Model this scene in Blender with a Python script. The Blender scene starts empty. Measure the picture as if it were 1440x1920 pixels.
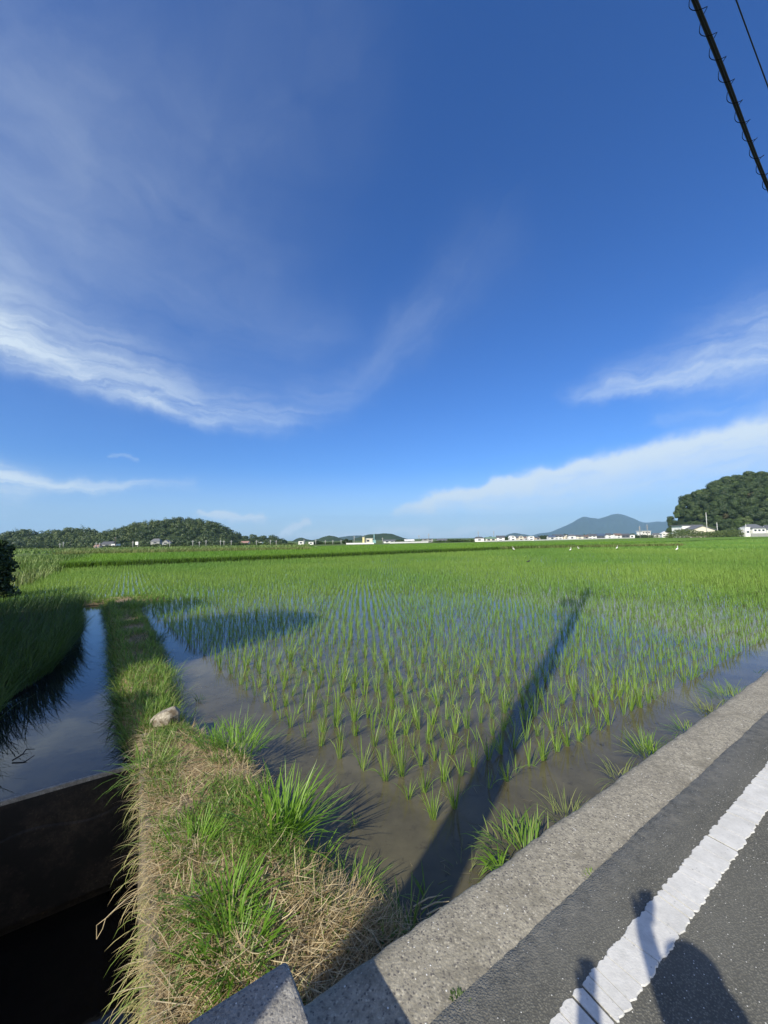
import bpy, math, random
import numpy as np
from mathutils import Vector, Matrix

RNG = np.random.default_rng(11)
random.seed(11)
SC = bpy.context.scene
COL = SC.collection
PI = math.pi

# ------------------------------------------------------------------ frame of the place
F0, PITCH, ROLL, CZ = 720.0, math.radians(4.05), math.radians(0.9), 2.22
AZ = math.radians(56.4)                                  # compass bearing of the road
RX, RY = math.sin(AZ), math.cos(AZ)                      # unit vector along the road
DX, DY = -math.cos(AZ), math.sin(AZ)                     # unit vector away from the road, along the dyke
ROAD = 0.42                                              # road height above the paddy water
SUN_AZ, SUN_EL = math.radians(31.3), math.radians(37.4)  # bearing the light travels to, sun height


def P(s, t, z=0.0):
    return (s * RX + t * DX, s * RY + t * DY, z)


def Pa(s, t, z):
    s, t, z = np.broadcast_arrays(np.asarray(s, float), np.asarray(t, float), np.asarray(z, float))
    return np.stack([s * RX + t * DX, s * RY + t * DY, z], -1)


def ST(X, Y):
    return X * RX + Y * RY, X * DX + Y * DY


def ray(px, py):
    a, b = px - 720, 960 - py
    c, s = math.cos(ROLL), math.sin(ROLL)
    x, y = a * c + b * s, -a * s + b * c
    return x, F0 * math.cos(PITCH) - y * math.sin(PITCH), F0 * math.sin(PITCH) + y * math.cos(PITCH)


def gnd(px, py, z=0.0):
    x, f, u = ray(px, py)
    k = (z - CZ) / u
    return x * k, f * k


def at(px, py, Y):
    x, f, u = ray(px, py)
    k = Y / f
    return x * k, CZ + u * k


def angles(px, py):
    x, f, u = ray(px, py)
    return math.degrees(math.atan2(x, f)), math.degrees(math.atan2(u, math.hypot(x, f)))


# ------------------------------------------------------------------ object helpers
def tag(o, label=None, cat=None, group=None, kind=None):
    if label: o['label'] = label
    if cat: o['category'] = cat
    if group: o['group'] = group
    if kind: o['kind'] = kind
    return o


def link(name, me, mat=None, parent=None):
    o = bpy.data.objects.new(name, me)
    COL.objects.link(o)
    if mat is not None and me is not None:
        me.materials.append(mat)
    if parent is not None:
        o.parent = parent
    return o


def empty(name, loc=(0, 0, 0), rz=0.0):
    o = bpy.data.objects.new(name, None)
    o.empty_display_size = 0.1
    COL.objects.link(o)
    o.location = loc
    o.rotation_euler = (0, 0, rz)
    return o


def copy_tree(o, parent=None):
    c = o.copy()
    COL.objects.link(c)
    if parent is not None:
        c.parent = parent
    for ch in list(o.children):
        copy_tree(ch, c)
    return c


def np_mesh(name, V, F, rnd=None, smooth=True):
    V = np.ascontiguousarray(V, np.float32)
    F = np.ascontiguousarray(F, np.int32)
    me = bpy.data.meshes.new(name)
    k = F.shape[1]
    me.vertices.add(len(V))
    me.vertices.foreach_set('co', V.ravel())
    me.loops.add(F.size)
    me.loops.foreach_set('vertex_index', F.ravel())
    me.polygons.add(len(F))
    me.polygons.foreach_set('loop_start', np.arange(len(F), dtype=np.int32) * k)
    me.update(calc_edges=True)
    if smooth:
        me.polygons.foreach_set('use_smooth', np.ones(len(F), bool))
    if rnd is not None:
        a = me.attributes.new('rnd', 'FLOAT', 'POINT')
        a.data.foreach_set('value', np.ascontiguousarray(rnd, np.float32))
    return me


class MB:
    """collects simple shapes into one mesh"""
    def __init__(self):
        self.v, self.f = [], []

    def add(self, vs, fs):
        n = len(self.v)
        self.v += [tuple(map(float, q)) for q in vs]
        self.f += [tuple(i + n for i in q) for q in fs]
        return self

    def box(self, c, d, rz=0.0):
        x, y, z = d[0] / 2, d[1] / 2, d[2] / 2
        ca, sa = math.cos(rz), math.sin(rz)
        vs = []
        for k in (-z, z):
            for i, j in ((-x, -y), (x, -y), (x, y), (-x, y)):
                vs.append((c[0] + i * ca - j * sa, c[1] + i * sa + j * ca, c[2] + k))
        return self.add(vs, [(3, 2, 1, 0), (4, 5, 6, 7), (0, 1, 5, 4), (1, 2, 6, 5), (2, 3, 7, 6), (3, 0, 4, 7)])

    def stbox(self, s0, s1, t0, t1, z0, z1):
        vs = [P(s, t, z) for z in (z0, z1) for s, t in ((s0, t0), (s1, t0), (s1, t1), (s0, t1))]
        return self.add(vs, [(3, 2, 1, 0), (4, 5, 6, 7), (0, 1, 5, 4), (1, 2, 6, 5), (2, 3, 7, 6), (3, 0, 4, 7)])

    def tube(self, pts, rad, n=8):
        pts = [Vector(p) for p in pts]
        if not hasattr(rad, '__len__'):
            rad = [rad] * len(pts)
        ring, prev = [], None
        vs, fs = [], []
        for i, p in enumerate(pts):
            d = (pts[min(i + 1, len(pts) - 1)] - pts[max(i - 1, 0)])
            d = d.normalized() if d.length > 1e-9 else Vector((0, 0, 1))
            if prev is None:
                u = d.orthogonal().normalized()
            else:
                u = (prev - d * prev.dot(d))
                u = u.normalized() if u.length > 1e-6 else d.orthogonal().normalized()
            prev = u
            w = d.cross(u)
            for k in range(n):
                a = 2 * PI * k / n
                vs.append(p + (u * math.cos(a) + w * math.sin(a)) * rad[i])
        for i in range(len(pts) - 1):
            for k in range(n):
                k2 = (k + 1) % n
                fs.append((i * n + k, i * n + k2, (i + 1) * n + k2, (i + 1) * n + k))
        fs.append(tuple(reversed(range(n))))
        fs.append(tuple((len(pts) - 1) * n + k for k in range(n)))
        return self.add(vs, fs)

    def ball(self, c, r, nu=12, nv=8, jit=0.0):
        vs, fs = [], []
        for j in range(nv + 1):
            a = PI * j / nv
            for i in range(nu):
                b = 2 * PI * i / nu
                q = 1 + random.uniform(-jit, jit)
                vs.append((c[0] + r[0] * math.sin(a) * math.cos(b) * q, c[1] + r[1] * math.sin(a) * math.sin(b) * q, c[2] + r[2] * math.cos(a) * q))
        for j in range(nv):
            for i in range(nu):
                i2 = (i + 1) % nu
                fs.append((j * nu + i, (j + 1) * nu + i, (j + 1) * nu + i2, j * nu + i2))
        return self.add(vs, fs)

    def build(self, name, mat, parent=None, smooth=False):
        me = bpy.data.meshes.new(name)
        me.from_pydata(self.v, [], self.f)
        me.update()
        if smooth:
            me.polygons.foreach_set('use_smooth', np.ones(len(me.polygons), bool))
        return link(name, me, mat, parent)


def bevel(o, w, seg=2):
    m = o.modifiers.new('bevel', 'BEVEL')
    m.width, m.segments, m.limit_method = w, seg, 'ANGLE'
    return o


def vnoise(x, y, seed=0, octaves=4, scale=1.0):
    """value noise on arrays, about -1..1"""
    x = np.asarray(x, float) * scale
    y = np.asarray(y, float) * scale
    out, amp, tot = 0, 1.0, 0
    for o in range(octaves):
        xi, yi = np.floor(x).astype(np.int64), np.floor(y).astype(np.int64)
        xf, yf = x - xi, y - yi
        xf, yf = xf * xf * (3 - 2 * xf), yf * yf * (3 - 2 * yf)

        def h(a, b):
            n = (a * 374761393 + b * 668265263 + (seed + o * 17) * 144665) & 0x7fffffff
            n = ((n ^ (n >> 13)) * 1274126177) & 0x7fffffff
            n = n ^ (n >> 16)
            return (n & 0xffff) / 32767.5 - 1
        v = (h(xi, yi) * (1 - xf) + h(xi + 1, yi) * xf) * (1 - yf) + (h(xi, yi + 1) * (1 - xf) + h(xi + 1, yi + 1) * xf) * yf
        out = out + v * amp
        tot += amp
        amp *= 0.5
        x, y = x * 2.03, y * 2.03
    return out / tot


def grid_mesh(name, S, T, Z, mat, parent=None, smooth=True):
    """sheet over arrays S,T,Z of shape (n,m) in road coordinates"""
    n, m = S.shape
    V = Pa(S, T, Z).reshape(-1, 3)
    i = np.arange(n * m).reshape(n, m)
    F = np.stack([i[:-1, :-1], i[1:, :-1], i[1:, 1:], i[:-1, 1:]], -1).reshape(-1, 4)
    return link(name, np_mesh(name, V, F, smooth=smooth), mat, parent)


# ------------------------------------------------------------------ materials
class NT:
    def __init__(self, tree):
        self.t = tree
        self.n = tree.nodes
        self.l = tree.links

    def node(self, typ, **kw):
        n = self.n.new(typ)
        for k, v in kw.items():
            setattr(n, k, v)
        return n

    def setin(self, sock, v):
        if isinstance(v, bpy.types.NodeSocket):
            self.l.new(v, sock)
        elif v is not None:
            if sock.type == 'RGBA' and len(v) == 3:
                v = (*v, 1)
            sock.default_value = v

    def math(self, op, a, b=None, c=None, clamp=False):
        n = self.node('ShaderNodeMath', operation=op, use_clamp=clamp)
        self.setin(n.inputs[0], a)
        if b is not None: self.setin(n.inputs[1], b)
        if c is not None: self.setin(n.inputs[2], c)
        return n.outputs[0]

    def mix(self, f, a, b, blend='MIX'):
        n = self.node('ShaderNodeMix', data_type='RGBA', blend_type=blend)
        self.setin(n.inputs[0], f)
        self.setin(n.inputs[6], a)
        self.setin(n.inputs[7], b)
        return n.outputs[2]

    def noise(self, vec, scale, detail=4, rough=0.5, dist=0.0, dim='3D'):
        n = self.node('ShaderNodeTexNoise', noise_dimensions=dim)
        if vec is not None: self.l.new(vec, n.inputs['Vector'])
        n.inputs['Scale'].default_value = scale
        n.inputs['Detail'].default_value = detail
        n.inputs['Roughness'].default_value = rough
        n.inputs['Distortion'].default_value = dist
        return n.outputs['Fac']

    def voronoi(self, vec, scale, feature='F1', out='Distance'):
        n = self.node('ShaderNodeTexVoronoi', feature=feature)
        if vec is not None: self.l.new(vec, n.inputs['Vector'])
        n.inputs['Scale'].default_value = scale
        return n.outputs[out]

    def remap(self, v, a, b, c=0.0, d=1.0, smooth=False):
        n = self.node('ShaderNodeMapRange', interpolation_type='SMOOTHSTEP' if smooth else 'LINEAR')
        self.setin(n.inputs['Value'], v)
        n.inputs['From Min'].default_value = a
        n.inputs['From Max'].default_value = b
        n.inputs['To Min'].default_value = c
        n.inputs['To Max'].default_value = d
        return n.outputs['Result']

    def bump(self, h, strength, dist):
        n = self.node('ShaderNodeBump')
        self.l.new(h, n.inputs['Height'])
        n.inputs['Strength'].default_value = strength
        n.inputs['Distance'].default_value = dist
        return n.outputs['Normal']


def material(name):
    m = bpy.data.materials.new(name)
    m.use_nodes = True
    nt = NT(m.node_tree)
    p = nt.n['Principled BSDF']
    pos = nt.node('ShaderNodeNewGeometry').outputs['Position']
    return m, nt, p, pos


def plain(name, col, rough=0.6, metal=0.0, var=0.12, scale=6.0, bumpy=0.0):
    m, nt, p, pos = material(name)
    f = nt.remap(nt.noise(pos, scale, 5, 0.6), 0.3, 0.7)
    nt.setin(p.inputs['Base Color'], nt.mix(f, tuple(c * (1 - var) for c in col), tuple(min(1, c * (1 + var)) for c in col)))
    p.inputs['Roughness'].default_value = rough
    p.inputs['Metallic'].default_value = metal
    if bumpy:
        nt.setin(p.inputs['Normal'], nt.bump(nt.noise(pos, scale * 6, 5), bumpy, 0.02))
    return m


def leafy(name, cols, trans=0.35, rough=0.5, patch=None, spec=0.35):
    """leaf blades: colour by the blade's own random number, thin and partly see-through to light"""
    m, nt, p, pos = material(name)
    a = nt.node('ShaderNodeAttribute', attribute_name='rnd').outputs['Fac']
    r = nt.node('ShaderNodeValToRGB')
    cr = r.color_ramp
    while len(cr.elements) < len(cols):
        cr.elements.new(0.5)
    for i, c in enumerate(cols):
        cr.elements[i].position = i / (len(cols) - 1)
        cr.elements[i].color = (*c, 1)
    nt.l.new(a, r.inputs['Fac'])
    col = r.outputs['Color']
    if patch:
        sc, c2, lo, hi = patch
        col = nt.mix(nt.remap(nt.noise(pos, sc, 3, 0.55), lo, hi), col, nt.mix(0.6, col, c2))
    nt.setin(p.inputs['Base Color'], col)
    p.inputs['Roughness'].default_value = rough
    p.inputs['Specular IOR Level'].default_value = spec
    tr = nt.node('ShaderNodeBsdfTranslucent')
    nt.setin(tr.inputs['Color'], nt.mix(0.5, col, (1.0, 1.0, 0.25), 'MULTIPLY'))
    mx = nt.node('ShaderNodeMixShader')
    mx.inputs[0].default_value = trans
    nt.l.new(p.outputs[0], mx.inputs[1])
    nt.l.new(tr.outputs[0], mx.inputs[2])
    nt.l.new(mx.outputs[0], nt.n['Material Output'].inputs['Surface'])
    return m


def concrete(name, lo, hi, agg=(0.10, 0.09, 0.08), aggscale=70, aggamt=0.6, dirt=None, rough=0.85, glitter=0.985):
    m, nt, p, pos = material(name)
    base = nt.mix(nt.remap(nt.noise(pos, 2.3, 6, 0.65), 0.3, 0.7), lo, hi)
    base = nt.mix(nt.remap(nt.noise(pos, 30, 5, 0.75), 0.38, 0.66), base, tuple(c * 0.66 for c in lo))
    wp = nt.node('ShaderNodeVectorMath', operation='MULTIPLY_ADD')
    nz = nt.node('ShaderNodeTexNoise')
    nt.l.new(pos, nz.inputs['Vector'])
    nz.inputs['Scale'].default_value = 95
    nt.l.new(nz.outputs['Color'], wp.inputs[0])
    wp.inputs[1].default_value = (0.012, 0.012, 0.012)
    nt.l.new(pos, wp.inputs[2])
    d = nt.voronoi(wp.outputs[0], aggscale * 1.5)
    rc = nt.voronoi(wp.outputs[0], aggscale * 1.5, out='Color')
    sep = nt.node('ShaderNodeSeparateColor')
    nt.l.new(rc, sep.inputs[0])
    stone = nt.math('MULTIPLY', nt.remap(d, 0.62, 0.30), nt.math('GREATER_THAN', sep.outputs[0], 1 - aggamt))
    scol = nt.mix(nt.remap(sep.outputs[1], 0.2, 1.0), agg, tuple(min(1, c * 1.25) for c in hi))
    col = nt.mix(nt.math('MULTIPLY', stone, 0.85), base, scol)
    glint = nt.math('MULTIPLY', nt.math('LESS_THAN', d, 0.28), nt.math('GREATER_THAN', sep.outputs[2], glitter))
    col = nt.mix(glint, col, (0.75, 0.74, 0.70))
    if dirt:
        col = nt.mix(nt.remap(nt.noise(pos, dirt[1], 5, 0.7), dirt[2], dirt[3]), col, dirt[0])
    nt.setin(p.inputs['Base Color'], col)
    p.inputs['Roughness'].default_value = rough
    h = nt.math('ADD', nt.math('MULTIPLY', d, -1.0), nt.math('MULTIPLY', nt.noise(pos, 90, 4), 0.8))
    nt.setin(p.inputs['Normal'], nt.bump(h, 0.5, 0.004))
    return m


M = {}
M['kerb'] = concrete('kerb concrete', (0.26, 0.235, 0.18), (0.39, 0.355, 0.275), (0.075, 0.068, 0.066), 62, 0.62, ((0.15, 0.135, 0.10), 4.0, 0.50, 0.72))
M['parapet'] = concrete('parapet concrete', (0.24, 0.225, 0.20), (0.34, 0.32, 0.28), (0.07, 0.067, 0.07), 85, 0.6, ((0.10, 0.09, 0.075), 7.0, 0.60, 0.75))
M['wall_old'] = concrete('old channel concrete', (0.15, 0.125, 0.09), (0.25, 0.21, 0.155), (0.12, 0.10, 0.08), 40, 0.4, ((0.045, 0.045, 0.025), 3.0, 0.45, 0.62), glitter=2.0)
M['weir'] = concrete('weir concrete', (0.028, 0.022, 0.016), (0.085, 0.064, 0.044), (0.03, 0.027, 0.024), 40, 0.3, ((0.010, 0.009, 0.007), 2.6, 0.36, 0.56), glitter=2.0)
M['weir_lip'] = concrete('weir lip', (0.26, 0.24, 0.20), (0.40, 0.37, 0.32), (0.15, 0.14, 0.12), 60, 0.3)
M['stone'] = concrete('pale rubble', (0.30, 0.26, 0.20), (0.42, 0.38, 0.30), (0.16, 0.14, 0.11), 30, 0.5, ((0.12, 0.09, 0.055), 11.0, 0.45, 0.6))
M['pole'] = plain('pole concrete', (0.36, 0.35, 0.33), 0.8, 0, 0.15, 8)
M['steel'] = plain('galvanised steel', (0.42, 0.43, 0.44), 0.45, 0.7, 0.1)
M['black'] = plain('black cable sheath', (0.012, 0.012, 0.014), 0.5, 0, 0.1)
M['wire_grey'] = plain('steel wire', (0.10, 0.10, 0.105), 0.5, 0.3, 0.1)
M['hanger'] = plain('dark hanger wire', (0.006, 0.006, 0.008), 0.95, 0, 0.1)
M['hanger'].node_tree.nodes['Principled BSDF'].inputs['Specular IOR Level'].default_value = 0.05


def road_material():
    m, nt, p, pos = material('asphalt')
    d = nt.voronoi(pos, 130)
    rc = nt.voronoi(pos, 130, out='Color')
    sep = nt.node('ShaderNodeSeparateColor')
    nt.l.new(rc, sep.inputs[0])
    g = nt.mix(sep.outputs[0], (0.084, 0.081, 0.063), (0.184, 0.176, 0.140))
    col = nt.mix(nt.remap(d, 0.30, 0.55), g, (0.066, 0.064, 0.052))
    col = nt.mix(nt.remap(nt.noise(pos, 1.6, 5, 0.6), 0.35, 0.7), col, nt.mix(0.5, col, (0.15, 0.145, 0.125)))
    glint = nt.math('MULTIPLY', nt.math('LESS_THAN', d, 0.30), nt.math('GREATER_THAN', sep.outputs[2], 0.985))
    col = nt.mix(glint, col, (0.65, 0.63, 0.58))
    # sandy dust lying along the kerb joint
    mp = nt.node('ShaderNodeVectorMath', operation='DOT_PRODUCT')
    nt.l.new(pos, mp.inputs[0])
    mp.inputs[1].default_value = (DX, DY, 0)
    edge = nt.remap(mp.outputs['Value'], 1.04, 1.205, 0, 1.6)
    dust = nt.math('MULTIPLY', edge, nt.remap(nt.noise(pos, 14, 8, 0.8), 0.36, 0.66), clamp=True)
    col = nt.mix(nt.math('MULTIPLY', dust, 0.85), col, (0.25, 0.23, 0.18))
    nt.setin(p.inputs['Base Color'], col)
    p.inputs['Roughness'].default_value = 0.85
    h = nt.math('ADD', nt.math('MULTIPLY', d, -1.0), nt.math('MULTIPLY', nt.noise(pos, 160, 3), 0.6))
    nt.setin(p.inputs['Normal'], nt.bump(h, 0.55, 0.004))
    return m


def paint_material():
    m, nt, p, pos = material('road paint')
    f = nt.remap(nt.noise(pos, 22, 6, 0.7), 0.35, 0.72)
    col = nt.mix(f, (0.62, 0.605, 0.57), (0.49, 0.48, 0.45))
    dark = nt.math('MULTIPLY', nt.math('LESS_THAN', nt.voronoi(pos, 38), 0.16), nt.remap(nt.noise(pos, 9, 3), 0.5, 0.6))
    col = nt.mix(nt.math('MULTIPLY', dark, 0.55), col, (0.22, 0.22, 0.21))
    col = nt.mix(nt.math('MULTIPLY', nt.remap(nt.noise(pos, 5, 7, 0.75), 0.45, 0.7), 0.5), col, (0.36, 0.35, 0.32))
    nt.setin(p.inputs['Base Color'], col)
    p.inputs['Roughness'].default_value = 0.7
    nt.setin(p.inputs['Normal'], nt.bump(nt.noise(pos, 120, 4, 0.6), 0.5, 0.004))
    return m


def water_material(name, c1, c2, c3, ior, rough=0.03, ripple=0.03):
    m, nt, p, pos = material(name)
    col = nt.mix(nt.remap(nt.noise(pos, 1.7, 8, 0.7), 0.36, 0.64), c1, c2)
    col = nt.mix(nt.remap(nt.noise(pos, 9, 5, 0.7), 0.58, 0.72), col, c3)
    nt.setin(p.inputs['Base Color'], col)
    p.inputs['Roughness'].default_value = rough
    p.inputs['IOR'].default_value = ior
    h = nt.math('ADD', nt.noise(pos, 4.5, 2, 0.5), nt.math('MULTIPLY', nt.noise(pos, 19, 2, 0.5), 0.25))
    nt.setin(p.inputs['Normal'], nt.bump(h, ripple, 0.05))
    return m


M['road'] = road_material()
M['paint'] = paint_material()
M['paddy'] = water_material('paddy water', (0.066, 0.058, 0.031), (0.110, 0.097, 0.054), (0.038, 0.032, 0.018), 1.42, 0.03, 0.012)
M['pool'] = water_material('pool water', (0.010, 0.012, 0.013), (0.014, 0.016, 0.017), (0.008, 0.009, 0.008), 1.62, 0.015, 0.015)
M['drain'] = water_material('drain water', (0.006, 0.006, 0.005), (0.009, 0.008, 0.007), (0.012, 0.011, 0.008), 1.6, 0.04, 0.02)


def soil_material(name, a, b, c, sc=6.0):
    m, nt, p, pos = material(name)
    col = nt.mix(nt.remap(nt.noise(pos, sc, 6, 0.7), 0.3, 0.7), a, b)
    col = nt.mix(nt.remap(nt.noise(pos, sc * 5, 5, 0.7), 0.5, 0.68), col, c)
    nt.setin(p.inputs['Base Color'], col)
    p.inputs['Roughness'].default_value = 0.95
    p.inputs['Specular IOR Level'].default_value = 0.15
    nt.setin(p.inputs['Normal'], nt.bump(nt.noise(pos, 40, 6, 0.7), 0.8, 0.03))
    return m


M['soil'] = soil_material('straw soil', (0.22, 0.16, 0.092), (0.36, 0.275, 0.165), (0.11, 0.085, 0.052))
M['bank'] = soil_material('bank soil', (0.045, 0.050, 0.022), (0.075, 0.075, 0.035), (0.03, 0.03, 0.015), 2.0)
M['ground'] = soil_material('grassy ground', (0.065, 0.105, 0.026), (0.10, 0.145, 0.036), (0.11, 0.12, 0.045), 0.08)
M['canopy'] = soil_material('rice canopy', (0.10, 0.18, 0.025), (0.13, 0.21, 0.034), (0.08, 0.15, 0.02), 0.9)
M['hillground'] = soil_material('wooded hill floor', (0.022, 0.036, 0.014), (0.034, 0.05, 0.018), (0.018, 0.028, 0.011), 0.15)
M['farhill'] = soil_material('far wooded hill', (0.022, 0.040, 0.016), (0.045, 0.068, 0.024), (0.014, 0.026, 0.011), 0.02)
M['mountain'] = soil_material('mountain forest', (0.026, 0.044, 0.022), (0.040, 0.060, 0.030), (0.022, 0.036, 0.020), 0.004)

M['rice'] = leafy('young rice leaves', [(0.160, 0.285, 0.036), (0.230, 0.370, 0.055), (0.330, 0.440, 0.105)], 0.42, 0.45)
M['rice_far'] = leafy('rice leaves', [(0.175, 0.315, 0.048), (0.225, 0.368, 0.063), (0.280, 0.415, 0.084)], 0.42, 0.5, (0.07, (0.12, 0.28, 0.05), 0.42, 0.62))
M['rice_tall'] = leafy('tall rice leaves', [(0.140, 0.270, 0.024), (0.180, 0.320, 0.032), (0.215, 0.350, 0.040)], 0.42, 0.5, (0.05, (0.12, 0.27, 0.04), 0.42, 0.62))
M['grass'] = leafy('bank grass', [(0.090, 0.180, 0.022), (0.145, 0.270, 0.034), (0.195, 0.310, 0.055), (0.28, 0.31, 0.10)], 0.38, 0.45)
M['lush'] = leafy('lush grass', [(0.120, 0.250, 0.022), (0.175, 0.335, 0.032), (0.240, 0.400, 0.055)], 0.45, 0.4)
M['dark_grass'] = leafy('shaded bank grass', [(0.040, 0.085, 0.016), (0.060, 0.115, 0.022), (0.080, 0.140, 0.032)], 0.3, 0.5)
M['straw'] = leafy('dry grass', [(0.22, 0.145, 0.070), (0.40, 0.295, 0.155), (0.56, 0.445, 0.26), (0.64, 0.54, 0.35)], 0.2, 0.7, spec=0.2)
M['hang'] = leafy('hanging grass', [(0.36, 0.28, 0.14), (0.50, 0.41, 0.23), (0.42, 0.38, 0.17), (0.17, 0.25, 0.055)], 0.25, 0.6, spec=0.2)
M['stem'] = leafy('shade-darkened rice stems', [(0.045, 0.095, 0.014), (0.065, 0.13, 0.018), (0.09, 0.16, 0.024)], 0.15, 0.6)  # dark stalk green, deepened to hold the shade of the crop's front edge
M['broad'] = leafy('broad weed leaves', [(0.045, 0.095, 0.018), (0.075, 0.135, 0.026), (0.11, 0.17, 0.04), (0.16, 0.18, 0.06)], 0.25, 0.5)
M['litter'] = leafy('wet litter', [(0.05, 0.04, 0.022), (0.11, 0.085, 0.045), (0.20, 0.165, 0.09), (0.30, 0.26, 0.15)], 0.1, 0.5)
M['reed'] = leafy('reeds', [(0.13, 0.185, 0.045), (0.19, 0.235, 0.07), (0.26, 0.265, 0.105)], 0.3, 0.6)
M['weed'] = leafy('tall weeds', [(0.09, 0.17, 0.036), (0.14, 0.225, 0.050), (0.20, 0.265, 0.075), (0.17, 0.18, 0.075)], 0.3, 0.6)
M['tree'] = leafy('tree leaves', [(0.036, 0.062, 0.020), (0.060, 0.094, 0.028), (0.090, 0.128, 0.038)], 0.22, 0.5)
M['tree_dark'] = leafy('dark tree leaves', [(0.025, 0.046, 0.017), (0.042, 0.070, 0.023), (0.062, 0.095, 0.030)], 0.2, 0.5)
M['tree_pale'] = leafy('pale bamboo leaves', [(0.070, 0.104, 0.032), (0.105, 0.145, 0.044), (0.135, 0.170, 0.058)], 0.28, 0.5)
M['tree_brown'] = leafy('browned leaves', [(0.06, 0.06, 0.024), (0.10, 0.095, 0.035), (0.13, 0.105, 0.045)], 0.22, 0.6)
M['hedge'] = leafy('hedge leaves', [(0.070, 0.105, 0.026), (0.105, 0.145, 0.038), (0.145, 0.185, 0.055)], 0.25, 0.5)
M['bush'] = leafy('bush leaves', [(0.040, 0.075, 0.018), (0.070, 0.115, 0.028), (0.105, 0.150, 0.040)], 0.25, 0.5)
M['conifer'] = leafy('conifer sprays', [(0.014, 0.034, 0.012), (0.024, 0.052, 0.017), (0.036, 0.068, 0.022)], 0.15, 0.5)
M['bark'] = plain('bark', (0.09, 0.07, 0.05), 0.9, 0, 0.3, 9, 0.5)


# ------------------------------------------------------------------ leaf-blade generator
def blades(pos, az, L, lean, curv, w, nseg=3, twist=0.5, rnd=None):
    pos = np.asarray(pos, float)
    N = len(pos)
    u = np.linspace(0, 1, nseg + 1)
    th = lean[:, None] + curv[:, None] * u[None, :] ** 1.3
    thm = 0.5 * (th[:, 1:] + th[:, :-1])
    dl = (L / nseg)[:, None]
    z0 = np.zeros((N, 1))
    r = np.concatenate([z0, np.cumsum(np.sin(thm) * dl, 1)], 1)
    z = np.concatenate([z0, np.cumsum(np.cos(thm) * dl, 1)], 1)
    C = pos[:, None, :] + np.stack([r * np.sin(az)[:, None], r * np.cos(az)[:, None], z], -1)
    a2 = az + PI / 2 + RNG.uniform(-twist, twist, N)
    hw = w[:, None] * np.interp(u, [0, 0.3, 0.75, 1], [0.65, 1, 0.7, 0.06])[None, :] / 2
    off = np.stack([hw * np.sin(a2)[:, None], hw * np.cos(a2)[:, None], np.zeros_like(hw)], -1)
    V = np.stack([C - off, C + off], 2).reshape(-1, 3)
    k = (nseg + 1) * 2
    b = np.arange(nseg) * 2
    f = np.stack([b, b + 1, b + 3, b + 2], -1)
    F = (f[None] + (np.arange(N) * k)[:, None, None]).reshape(-1, 4)
    if rnd is None:
        rnd = RNG.uniform(0, 1, N)
    return V, F, np.repeat(rnd, k)


def merge(parts):
    V, F, R, n = [], [], [], 0
    for v, f, r in parts:
        V.append(v); F.append(f + n); R.append(r)
        n += len(v)
    return np.concatenate(V), np.concatenate(F), np.concatenate(R)


def U(a, b, n):
    return RNG.uniform(a, b, n)


def scatter_protos(protos, pos, scale, rot, rshift=None):
    """realise copies of blade clumps into one big mesh"""
    pos = np.asarray(pos, float)
    pick = RNG.integers(0, len(protos), len(pos))
    parts = []
    for k, (v, f, r) in enumerate(protos):
        i = np.nonzero(pick == k)[0]
        if not len(i): continue
        c, s = np.cos(rot[i])[:, None], np.sin(rot[i])[:, None]
        q = v[None] * scale[i][:, None, None]
        V = np.stack([q[..., 0] * c - q[..., 1] * s, q[..., 0] * s + q[..., 1] * c, q[..., 2]], -1) + pos[i][:, None, :]
        F = f[None] + (np.arange(len(i)) * len(v))[:, None, None]
        R = np.repeat(r[None], len(i), 0)
        if rshift is not None:
            R = np.clip(R * 0.6 + rshift[i][:, None] * 0.4, 0, 1)
        parts.append((V.reshape(-1, 3), F.reshape(-1, f.shape[1]), R.reshape(-1)))
    return merge(parts)


def in_view(X, Y, m=1.5):
    return (Y > -0.5) & (np.abs(X) < 1.06 * Y + m)


# ------------------------------------------------------------------ camera
cam_d = bpy.data.cameras.new('camera')
cam = bpy.data.objects.new('camera', cam_d)
COL.objects.link(cam)
cam_d.sensor_fit, cam_d.sensor_width, cam_d.lens = 'HORIZONTAL', 36.0, 18.0
cam_d.clip_start, cam_d.clip_end = 0.03, 60000
fw = Vector((0, math.cos(PITCH), math.sin(PITCH)))
up = Vector((0, -math.sin(PITCH), math.cos(PITCH)))
rt = Vector((1, 0, 0))
c_, s_ = math.cos(ROLL), math.sin(ROLL)
R_, U_ = rt * c_ - up * s_, rt * s_ + up * c_
cam.matrix_world = Matrix(((R_.x, U_.x, -fw.x, 0), (R_.y, U_.y, -fw.y, 0), (R_.z, U_.z, -fw.z, CZ), (0, 0, 0, 1)))
SC.camera = cam
SC.view_settings.view_transform = 'Standard'
SC.view_settings.look = 'None'
SC.view_settings.exposure = 0.6
SC.view_settings.gamma = 1.0
SC.cycles.max_bounces = 6
SC.cycles.transparent_max_bounces = 8
SC.cycles.volume_bounces = 0

# ------------------------------------------------------------------ sun and sky
sd = bpy.data.lights.new('sun', 'SUN')
sd.energy, sd.angle, sd.color = 4.2, math.radians(0.53), (1.0, 0.94, 0.80)
sun = bpy.data.objects.new('sun', sd)
COL.objects.link(sun)
Ld = Vector((math.sin(SUN_AZ) * math.cos(SUN_EL), math.cos(SUN_AZ) * math.cos(SUN_EL), -math.sin(SUN_EL)))
sun.rotation_euler = Ld.to_track_quat('-Z', 'Y').to_euler()
sun.location = (-8, -14, 16)


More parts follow.
